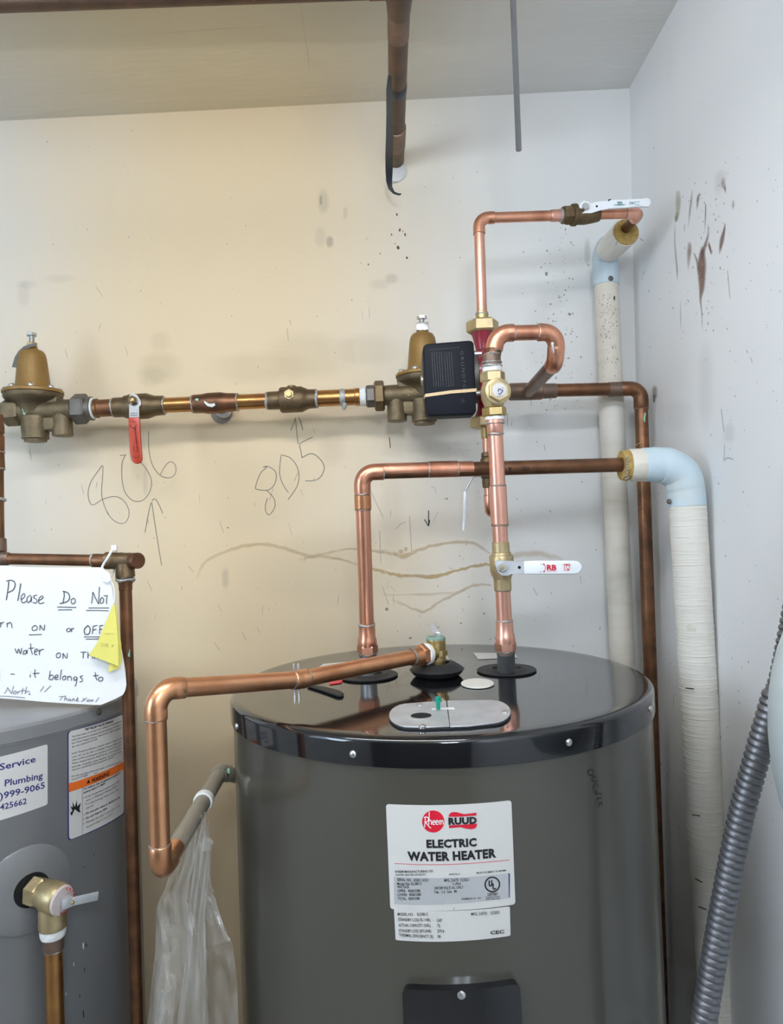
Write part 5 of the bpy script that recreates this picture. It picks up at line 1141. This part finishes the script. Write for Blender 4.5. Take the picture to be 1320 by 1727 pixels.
# ================================================================ LEFT PIPES, SIGN
YT = 1.07; stt = S(YT)
TA = Axis((-60, 941), YT + 0.01, (226, 946.5), YT, 'x')
tc = P(213, 946, YT)
T = thing('tee_pipe', 'old brown copper pipe with a capped bronze tee dropping beside the left heater', 'pipe', tc)
obj('pipe', tube([TA.at(-60), TA.at(205)], 9.6*stt, n=22), 'copper_brown', T)
turned(T, 'coupling', TA, [(-4, 10), (-3, 11.4), (14, 11.2), (16, 10)], 'copper_dull')
turned(T, 'adapter', TA, [(158, 10.4), (160, 11.4), (182, 11.6), (183, 10.6)], 'copper_brown'); bead(T, TA, 157, 10.2, 1.6, 'solder_grey')
turned(T, 'tee', TA, [(178, 11.5), (179, 14.4), (186, 14.4), (187, 13.8), (192, 14.4), (198, 13.8), (204, 14.4), (212, 13.8), (220, 14.2), (226, 13.6)], 'bronze')
cd_ = (V((0.80, -0.58, 0.02))).normalized(); cs = P(222, 946, YT)
obj('end_cap', lathe([(0, 12.5*stt), (1*stt, 13.4*stt), (18*stt, 13.4*stt), (19*stt, 12.8*stt), (19.3*stt, 0)], cs, cd_, n=28), 'copper_brown', T)
td = P(211.5, 975, YT); tbm = P(230.5, 1700, YT + 0.005); tb2 = td + (tbm - td)*((td.z - 0.05)/(td.z - tbm.z))
TV = Axis((210.5, 946), YT, (230.5, 1700), YT + 0.005, 'y')
turned(T, 'tee_outlet', TV, [(950, 14), (962, 15.5), (973, 16), (974, 13)], 'bronze'); bead(T, TV, 978, 12.5, 3.2, 'solder_grey')
turned(T, 'adapter', TV, [(976, 12), (984, 12), (986, 11), (995, 11), (996, 10)], 'copper_brown')
obj('pipe', tube([TV.at(985), tb2], 10.2*stt, n=22), 'copper_brown', T)
obj('verdigris_mark', blots(on_pipe(td, tb2, 10.2*stt), [(218, 1104, 2.4, 4), (219, 1099, 1.2, 6)], h=0.0006), 'verdigris', T, flat=True)
# pipe at the very edge
EA = Axis((-6.5, 715), 1.10, (-4.5, 935), 1.085, 'y')
T = thing('edge_pipe', 'upright copper pipe cut off by the left edge above the sign', 'pipe', EA.at(930))
turned(T, 'pipe', EA, [(700, 11), (930, 11)], 'copper_brown'); turned(T, 'coupling', EA, [(735, 11.5), (736, 12.6), (764, 12.6), (765, 11.5)], 'copper_brown'); turned(T, 'coupling', EA, [(764, 12), (792, 13)], 'copper_brown')
bead(T, EA, 764, 12.6, 1.4); bead(T, EA, 792, 12.6, 1.6); bead(T, EA, 844, 12, 2.6, 'solder_grey'); turned(T, 'coupling', EA, [(908, 12), (910, 14), (930, 14.4), (932, 12)], 'copper_dull')
el = P(-22, 702, 1.10); run(T, [EA.at(740), EA.at(706), P(-60, 700, 1.12)], 11*S(1.1), 'copper_brown', 'copper_brown', bend=1.1, cup=1.0, ringm=None)

# paper sign tied to the tee
YS = 1.046
def bow(x, z): return 0.006*math.sin((x + 0.4)*14) + 0.010*math.sin((z - 1.4)*11)*0.5 - 0.004*math.cos(x*30)
SG = Wall(YS, bow)
topE = [(-105,946),(-60,949),(0,953),(60,956),(110,957),(150,957),(172,957)]
botE = [(-105,1168),(-60,1172),(0,1176.5),(50,1180),(100,1184),(140,1187),(170,1189)]
rightE = [(172,957),(180,965),(188,985),(190,1000),(192,1020),(196,1045),(201,1075),(207,1105),(211,1130),(213,1155),(211,1165),(207,1172),(196,1178),(182,1184),(170,1189)]
def lerp_poly(pl_, f):
    n = len(pl_) - 1; i = min(int(f*n), n-1); t = f*n - i; return (pl_[i][0]*(1-t) + pl_[i+1][0]*t, pl_[i][1]*(1-t) + pl_[i+1][1]*t)
NXp, NYp = 34, 28; vs_, fs_ = [], []
for j in range(NYp + 1):
    rx, ry = lerp_poly(rightE, j/NYp)
    for i in range(NXp + 1):
        f = i/NXp; lx, ly = -105, 946 + (1168-946)*j/NYp
        tx, ty = lerp_poly(topE, f); bx2, by2 = lerp_poly(botE, f); g = j/NYp
        px = lx + (rx - lx)*f; py = (ty*(1-g) + by2*g)
        if f > 0.9: k = (f-0.9)/0.1; py = py*(1-k) + ry*k
        vs_.append(SG.at(*SG.uv(px, py), 0))
for j in range(NYp):
    for i in range(NXp): a = j*(NXp+1) + i; fs_.append((a, a+NXp+1, a+NXp+2, a+1))
nfront = len(vs_); 
vs2 = vs_ + [v + V((0, 0.0003, 0)) for v in vs_]; fs2 = fs_ + [tuple(reversed([i + nfront for i in f])) for f in fs_]
T = sign = thing('paper_sign', 'white paper sign with handwritten black marker words hanging from the tee', 'sign', SG.at(*SG.uv(60, 1180)))
sheet = obj('sheet', (vs2, fs2), 'paper', T, angle=80)
og = (0, 900); sg = 1/4.714
K = lambda pts, w_=5.0, sm=True: stroke(SG, pts, w_*sg, YS, h=0.0009, off=og, scale=sg, sm=sm)
def word(name, *st): obj(name, merge(*[K(p, w) for p, w in st]), 'marker', sheet, flat=True)
w5, w6 = 6, 7
word('handwritten_word', ([(72,378),(66,440),(52,528)], w6), ([(52,378),(80,370),(112,378),(122,405),(112,440),(88,458),(62,468)], w6), ([(166,395),(160,440),(148,510),(143,535)], w6),
     ([(172,522),(195,505),(200,482),(188,478),(172,500),(172,535),(188,550),(212,535)], w5), ([(248,490),(225,500),(215,525),(225,548),(245,530),(252,498),(250,545)], w5), ([(298,488),(275,492),(270,508),(290,522),(296,540),(280,552),(262,545)], w5), ([(308,532),(330,520),(345,505),(335,495),(315,510),(308,540),(322,556),(354,545)], w5))
word('handwritten_word', ([(510,455),(512,500),(500,555)], w6), ([(500,458),(540,470),(555,505),(535,540),(475,556)], w6), ([(590,512),(568,525),(572,555),(595,552),(600,525),(588,512)], w5), ([(455,582),(608,586)], w5), ([(464,606),(575,604)], w5))
word('handwritten_word', ([(738,468),(735,515),(728,555)], w5), ([(740,462),(760,510),(785,560)], w5), ([(792,422),(788,490),(786,558)], w5), ([(815,505),(800,520),(800,550),(818,550),(825,522),(812,506)], w5), ([(825,494),(860,492)], w5), ([(852,498),(848,530),(850,560)], w5), ([(705,590),(868,590)], w5), ([(686,610),(862,612)], w5))
word('handwritten_word', ([(-70,690),(-72,730),(-60,745)], w5), ([(-85,705),(-50,702)], w5), ([(-40,710),(-38,742),(-15,735),(-12,710)], w5), ([(0,705),(8,712),(6,745)], w5), ([(6,722),(20,706),(36,706)], w5), ([(58,708),(60,745)], w5), ([(60,722),(78,705),(92,715),(98,750)], w5))
word('handwritten_word', ([(280,728),(258,745),(262,768),(290,765),(298,742),(280,728)], w5), ([(320,725),(318,768)], w5), ([(320,725),(350,768),(356,722)], w5), ([(232,804),(335,800)], w5))
word('handwritten_word', ([(545,752),(530,765),(540,780),(560,772),(560,755),(545,752)], w5), ([(568,752),(572,782)], w5), ([(572,762),(582,752),(592,754)], w5))
word('handwritten_word', ([(700,728),(672,760),(678,798),(708,795),(718,755),(700,728)], w6), ([(742,735),(736,795)], w5), ([(742,735),(775,728)], w5), ([(738,765),(768,760)], w5), ([(796,730),(792,798)], w5), ([(796,732),(822,728)], w5), ([(792,762),(815,758)], w5), ([(668,820),(800,820)], w5), ([(684,838),(790,836)], w5))
word('handwritten_word', ([(122,912),(138,950),(150,915),(165,955),(175,908)], w5), ([(212,925),(190,935),(188,958),(208,950),(216,925),(218,955)], w5), ([(245,872),(248,920),(260,960)], w5), ([(228,912),(275,908)], w5), ([(275,940),(300,930),(295,915),(278,928),(278,958),(300,960)], w5), ([(312,918),(316,965)], w5), ([(316,935),(332,920),(352,920)], w5))
word('handwritten_word', ([(470,945),(450,960),(455,985),(478,980),(482,955),(470,945)], w5), ([(502,950),(502,992)], w5), ([(502,950),(532,990),(536,948)], w5))
word('handwritten_word', ([(642,942),(690,940)], w5), ([(664,942),(662,990)], w5), ([(700,940),(700,990)], w5), ([(735,938),(738,995)], w5), ([(702,965),(735,962)], w5), ([(752,945),(754,995)], w5), ([(795,945),(775,955),(790,975),(775,995)], w5))
word('handwritten_word', ([(2,1090),(-10,1092),(-12,1135),(5,1133)], w5), ([(-10,1112),(3,1111)], w5), ([(85,1115),(120,1116)], w5))
word('handwritten_word', ([(244,1118),(240,1142)], w5), ([(247,1098),(249,1101)], w6), ([(280,1078),(278,1120),(285,1145)], w5), ([(262,1112),(316,1108)], w5))
word('handwritten_word', ([(400,1088),(395,1130),(390,1158)], w5), ([(394,1135),(415,1122),(428,1138),(415,1160),(392,1158)], w5), ([(440,1145),(462,1138),(458,1122),(440,1132),(442,1158),(466,1155)], w5), ([(490,1080),(484,1120),(480,1160)], w5), ([(515,1130),(498,1142),(505,1162),(525,1152),(522,1132),(512,1130)], w5), ([(540,1132),(540,1168)], w5), ([(540,1145),(555,1132),(568,1145),(568,1168)], w5), ([(605,1135),(588,1145),(592,1165),(612,1155),(612,1138),(608,1190),(596,1212)], w5), ([(660,1128),(638,1138),(655,1155),(655,1172),(632,1178)], w5))
word('handwritten_word', ([(758,1100),(762,1135),(772,1165)], w5), ([(742,1130),(786,1126)], w5), ([(805,1138),(785,1148),(790,1170),(812,1168),(820,1148),(805,1138)], w5))
word('handwritten_word', ([(62,1222),(52,1250),(36,1270)], 4), ([(62,1222),(80,1250),(95,1272)], 4), ([(110,1210),(95,1272)], 4), ([(125,1248),(108,1260),(118,1274),(135,1262),(125,1248)], 4), ([(148,1250),(142,1275)], 4), ([(148,1260),(165,1250)], 4), ([(185,1225),(175,1275)], 4), ([(165,1248),(205,1246)], 4), ([(215,1215),(200,1275)], 4), ([(205,1262),(225,1250),(235,1258),(232,1278),(246,1275)], 4), ([(0,1290),(90,1294),(202,1304)], 4))
word('handwritten_mark', ([(352,1210),(322,1255)], 4), ([(405,1208),(355,1258)], 4))
word('handwritten_word', ([(470,1295),(520,1292)], 4), ([(500,1293),(478,1325)], 4), ([(525,1285),(512,1328)], 4), ([(515,1318),(532,1308),(535,1328)], 4), ([(560,1310),(545,1318),(550,1330),(565,1318),(566,1332)], 4), ([(580,1310),(576,1332)], 4), ([(578,1320),(592,1310),(596,1332)], 4), ([(620,1298),(605,1335)], 4), ([(625,1312),(608,1322),(630,1334)], 4))
word('handwritten_word', ([(660,1305),(672,1318),(690,1300)], 4), ([(675,1318),(645,1336)], 4), ([(705,1318),(692,1326),(700,1335),(712,1324),(705,1318)], 4), ([(722,1318),(722,1332),(738,1318),(738,1334)], 4), ([(788,1300),(762,1338)], 4))
# yellow note stuck over the corner of the sign
nw = lambda px, py, dy: P(px, py, YS - 0.010 - dy)
T = thing('sticky_note', 'folded yellow note hanging over the right edge of the paper sign', 'note', nw(190, 1130, 0))
tri1 = [(192,1016),(186,1030),(176,1055),(165,1082),(150,1105),(170,1112),(195,1122),(200,1124),(199,1080),(196,1040)]
def cardy(pts, f):
    v = [P(x, y, YS - 0.012 + f(x, y)) for x, y in pts]; cx_ = sum((q for q in v), V((0,0,0)))/len(v); n = len(v)
    vv = v + [cx_] + [q + V((0, 0.0004, 0)) for q in v] + [cx_ + V((0, 0.0004, 0))]
    return vv, [(i, (i+1) % n, n) for i in range(n)] + [(n+1 + (i+1) % n, n+1 + i, 2*n+1) for i in range(n)] + [(i, n+1+i, n+1+(i+1) % n, (i+1) % n) for i in range(n)]
front = obj('front_leaf', cardy(tri1, lambda x, y: -0.00012*(x - 150)), 'note_yellow', T)
obj('rear_leaf', cardy([(196,1018),(199,1050),(204,1085),(206,1110),(201,1128),(198,1128),(182,1134),(185,1118),(196,1080),(194,1040)], lambda x, y: -0.001 + 0.00015*(x - 182)), 'note_yellow', T)
NS = Wall(YS - 0.016)
obj('faint_writing', merge(letters('water', NS, (176,1069.5), (195,1070), 3, h=0.001), letters('DS  p', NS, (171,1089), (193,1090), 5, h=0.0015)), 'stain_tan' if 'stain_tan' in MATS else 'taupe_paint', front, flat=True)
# plastic tie
T = thing('plastic_tie', 'clear plastic tie looped round the bronze tee, holding the sign', 'tie', P(190, 935, YT))
obj('loop', tube(smooth([P(178, 972, YS - 0.004), P(172, 958, YT - 0.017), P(182, 940, YT - 0.019), P(190, 926, YT - 0.012), P(193, 922, YT), P(196, 930, YT + 0.016), P(194, 955, YT + 0.016), P(188, 972, YT - 0.005), P(184, 977, YS - 0.004)], 6), 2.0*stt, n=8, flat=0.6), 'vinyl_white', T)
obj('tie_head', box(P(193, 924, YT - 0.010), 0.0042, 0.003, 0.0042, 0.0012), 'vinyl_white', T)
obj('tie_tail', tube(smooth([P(183, 976, YS - 0.004), P(190, 985, YS - 0.006), P(193, 1000, YS - 0.006), P(192, 1018, YS - 0.008)], 5), 1.3*stt, n=8), 'vinyl_white', T)
obj('tape_patch', patch(Wall(YS - 0.003, bow), [(173,968),(180,962),(186,968),(188,978),(182,983),(175,980)], h=0.0012), 'paper', T, flat=True)

# ================================================================ HANGING PLASTIC
YPl = 0.935
left = [(334,1372),(318,1400),(303,1440),(285,1480),(270,1512),(263,1540),(262,1600),(256,1660),(248,1730),(235,1820),(225,1900)]
right = [(347,1372),(349,1400),(352,1440),(356,1490),(366,1530),(382,1570),(393,1600),(400,1660),(402,1730),(404,1820),(406,1900)]
vs_, fs_ = [], []; NX, NY = 60, 70
rnd = random.Random(21); ph = [rnd.uniform(0, 6) for _ in range(6)]
CG = [[rnd.uniform(-1, 1) for _ in range(16)] for _ in range(24)]
def crumple(f, g):                                     # creased facets
    a, b = f*14, g*21; i, j = int(a), int(b); u, v = a - i, b - j; p, q, r_, s_ = CG[j][i], CG[j][i+1], CG[j+1][i], CG[j+1][i+1]
    return p + (q-p)*u + (s_-q)*v if u > v else p + (s_-r_)*u + (r_-p)*v
for j in range(NY + 1):
    g = j/NY; lx, ly = lerp_poly(left, g); rx, ry = lerp_poly(right, g)
    for i in range(NX + 1):
        f = i/NX; px = lx + (rx-lx)*f; py = ly + (ry-ly)*f
        amp = 0.004 + 0.016*min(1, g*1.6)
        dy = amp*(math.sin(f*7 + ph[0] + g*1.2) + 0.6*math.sin(f*15 + ph[1] - g*2) + 0.34*crumple(f, g)) + 0.004*math.sin(g*17 + f*6 + ph[3]) - 0.02*g
        dz = 0.003*math.sin(g*30 + f*9)
        vs_.append(P(px, py, YPl + 0.012 + dy*0.8) + V((0, 0, dz)))
for j in range(NY):
    for i in range(NX): a = j*(NX+1) + i; fs_.append((a, a+NX+1, a+NX+2, a+1))
T = thing('plastic_sheet', 'crumpled clear plastic sheet tied to the taupe pipe and hanging down', 'plastic sheet', P(330, 1900, YPl))
obj('film', (vs_, fs_), 'plastic_film', T, angle=14)
vs_, fs_ = [], []
left2 = [(340,1385),(330,1430),(322,1500),(318,1560),(310,1640),(296,1740),(285,1900)]; right2 = [(352,1385),(358,1420),(350,1500),(345,1540),(348,1620),(352,1740),(360,1900)]
for j in range(41):
    g = j/40; lx, ly = lerp_poly(left2, g); rx, ry = lerp_poly(right2, g)
    for i in range(21):
        f = i/20; px = lx + (rx-lx)*f; py = ly + (ry-ly)*f; vs_.append(P(px, py, YPl - 0.020 + 0.007*math.sin(f*9 + g*4) - 0.02*g))
for j in range(40):
    for i in range(20): a = j*21 + i; fs_.append((a, a+21, a+22, a+1))
obj('film_fold', (vs_, fs_), 'plastic_film', T, angle=80)
vs_, fs_ = lathe([(0, 0.003), (0.004, 0.008), (0.009, 0.006), (0.012, 0.009), (0.016, 0.002)], P(345, 1434, YPl - 0.012), (0.3, 0, 1), n=9)
obj('crumpled_tail', (vs_, fs_), 'plastic_film', T)

# ================================================================ RIGHT EDGE: FLEXIBLE CONDUIT AND TANK
YCd = 0.80; sc_ = S(YCd)
cpts = [V((xr(1.80) - 0.01, 0.86, 1.80)), V((xr(1.8) - 0.035, 0.82, 1.72)), P(1322, 1128, YCd), P(1304, 1180, YCd), P(1280, 1262, YCd), P(1252, 1365, YCd), P(1232, 1460, YCd), P(1210, 1580, YCd), P(1186, 1727, YCd), P(1168, 1850, YCd + 0.005), P(1155, 1990, YCd + 0.01)]
fp = cpts[-1]; cpts += [V((fp.x - 0.005, fp.y + 0.01, 0.7)), V((fp.x - 0.008, fp.y + 0.01, 0.3)), V((fp.x - 0.008, fp.y + 0.01, 0.02))]
cs_ = smooth(cpts, 24)
# resample evenly
d_ = [0.0]
for i in range(1, len(cs_)): d_.append(d_[-1] + (cs_[i] - cs_[i-1]).length)
pitch = 0.0079; step = pitch/6; n_ = int(d_[-1]/step); out, rs = [], []; j = 0
for i in range(n_ + 1):
    t = i*step
    while j < len(d_) - 2 and d_[j+1] < t: j += 1
    f = (t - d_[j])/max(1e-9, d_[j+1] - d_[j]); out.append(cs_[j] + (cs_[j+1] - cs_[j])*f)
    k = i % 6; rs.append(0.0138*(0.87, 0.975, 1.0, 1.0, 0.995, 0.93)[k])
T = thing('flexible_conduit', 'ribbed silver flexible metal conduit sloping down the right side', 'conduit', out[-1])
obj('spiral_armour', tube(out, rs, n=22), 'conduit_steel', T, angle=28)
obj('wall_fitting', lathe([(0, 0.019), (0.012, 0.019), (0.014, 0.016), (0.022, 0.016)], V((xr(1.8), 0.86, 1.80)), (-1, 0, -0.4), n=20), 'zinc', T)

YK = 0.60; ktc = P(1303, 1268, YK); Rk = 0.125
kc = V((ktc.x + Rk + 0.0125, YK, ktc.z))
T = thing('pressure_tank', 'pale grey rounded tank cut off by the right edge, in front of the conduit', 'tank', kc - V((0, 0, 0.2)))
prof = []
for i in range(25):
    a = math.radians(-90 + 180*i/24); hgt = 0.150*math.sin(a); prof.append((hgt, Rk*(max(0.0, math.cos(a))**0.60)))
obj('shell', lathe(prof, kc, (0, 0, 1), n=64), 'tank_pale', T)
obj('nipple', lathe([(0.14, 0.016), (0.215, 0.016), (0.217, 0.014)], kc, (0, 0, 1), n=20), 'nipple_grey', T)
ar = box(kc + V((0, 0, 0.225)), 0.02, 0.02, 0.014, 0.003)
obj('mounting_tee', ar, 'bronze', T)
ex_ = xr(kc.z + 0.22)
obj('wall_bracket', tube([kc + V((0, 0, 0.225)), V((kc.x, kc.y, kc.z + 0.9))], 0.0112, n=18), 'copper_brown', T) if False else obj('feed_pipe', tube([kc + V((0, 0, 0.225)), V((kc.x, kc.y, zc(kc.x, kc.y) + 0.01))], 0.0112, n=18), 'copper_brown', T)

# ================================================================ UNDER THE CEILING
wp_ = P(667, 293, YW + 0.03); np_ = P(672, -20, 1.0)
YCp = 1.0
T = thing('ceiling_pipe', 'brown copper pipe coming out of the back wall under the ceiling', 'pipe', P(667, 290, YW))
w0 = P(667, 288, YW + 0.04); w1 = P(672.5, 8, YCp + 0.015)
axc = (w1 - w0).normalized(); Lc = (w1 - w0).length
w2 = w0 + axc*(Lc + 0.06)
rcp = 0.0160
obj('pipe', tube([w0, w2], rcp, n=26), 'copper_dark', T)
def along(py):                                         # distance along the pipe for a picture row
    lo, hi = 0.0, Lc + 0.06
    return lo
def at_y(y0): return w0 + axc*y0
def along(py):                                         # distance along the pipe for a picture row
    lo, hi = -0.1, Lc + 0.2
    for _ in range(40):
        mm = (lo + hi)/2
        if PROJ(w0 + axc*mm)[1] > py: lo = mm
        else: hi = mm
    return lo
for nm_, ya, yb, r_, m_ in (('coupling', 276, 246, 1.07, 'bronze'), ('coupling', 246, 214, 1.15, 'copper_dull'), ('tape_band', 156, 140, 1.04, 'tape_black'), ('coupling', 62, 22, 1.05, 'copper_dull')):
    a_, b_ = along(ya), along(yb); obj(nm_, lathe([(a_, rcp), (a_ + 0.001, rcp*r_), (b_ - 0.001, rcp*r_), (b_, rcp)], w0, axc, n=26), m_, T)
obj('wall_sleeve', lathe([(0.02, rcp*1.05), (0.022, rcp*1.08), (0.056, rcp*1.06), (0.058, rcp)], w0, axc, n=24), 'label_cream', T)
obj('reducer', lathe([(Lc - 0.02, rcp*1.0), (Lc - 0.012, rcp*1.10), (Lc + 0.004, rcp*1.14), (Lc + 0.012, rcp*1.22), (Lc + 0.045, rcp*1.22)], w0, axc, n=26), 'copper_dark', T)
# loose strip of black tape along its left side
tp = [(657, 128, 0.20), (656, 150, 0.185), (657, 190, 0.14), (657, 230, 0.10), (656, 262, 0.06), (656, 285, 0.035), (656, 305, 0.02), (658, 317, 0.012), (664, 325, 0.010), (672, 328, 0.010), (676, 327, 0.010)]
qs = []
for i, (x, y, dd) in enumerate(tp):
    Yt = YW - dd*2.1 - 0.02 if i < 6 else YW - 0.075 + (i-6)*0.004
    qs.append(P(x, y, Yt))
wd_ = [3.2, 5.2, 6, 6.5, 6.5, 6.2, 5.2, 3.8, 2.2, 1.8, 1.4]
vs_, fs_ = [], []
for i, q in enumerate(qs):
    t = (qs[min(i+1, len(qs)-1)] - qs[max(i-1, 0)]).normalized(); sd = t.cross(V((0, 1, 0.2))).normalized(); h_ = wd_[i]*S(q.y)
    for o_ in (sd*h_, V((0, -0.0012, 0)), -sd*h_, V((0, 0.0004, 0))): vs_.append(q + o_)
for i in range(len(qs) - 1):
    for k in range(4): fs_.append((4*i+k, 4*i+(k+1) % 4, 4*i+4+(k+1) % 4, 4*i+4+k))
fs_ += [(3, 2, 1, 0), tuple(4*(len(qs)-1) + k for k in range(4))]
obj('tape_strip', (vs_, fs_), 'tape_black', T, angle=50)
T = thing('ceiling_pipe', 'dark brown copper pipe crossing the top edge just below the ceiling', 'pipe', P(300, 2, 1.10))
a0_, b0_ = P(-200, 10, 1.10), P(760, -24, 1.10)
obj('pipe', tube([a0_ + (a0_ - b0_)*0.6, b0_], 16.5*S(1.10), n=26), 'copper_dark', T)
cq = a0_ + (b0_ - a0_)*0.905; dq = (b0_ - a0_).normalized()
obj('tee', lathe([(-0.045, 0.0140), (-0.044, 0.0165), (0.044, 0.0165), (0.045, 0.0140)], cq, dq, n=26), 'copper_brown', T)
T = thing('threaded_rod', 'thin galvanized threaded rod hanging from the ceiling, cut off short', 'rod', P(874.5, 254, 1.10))
r0, r1 = P(874.5, 254, 1.10), P(865, 5, 1.10); dr = (r1 - r0).normalized(); zl_ = zc(r0.x, r0.y) - r0.z + 0.01
prof, i = [(0, 0.0040)], 0
while i*0.0018 < zl_/dr.z: prof += [(0.0008 + i*0.0018, 0.0048), (0.0017 + i*0.0018, 0.0040)]; i += 1; 
obj('rod', lathe(prof, r0, dr, n=12), 'rod_steel', T, angle=20)
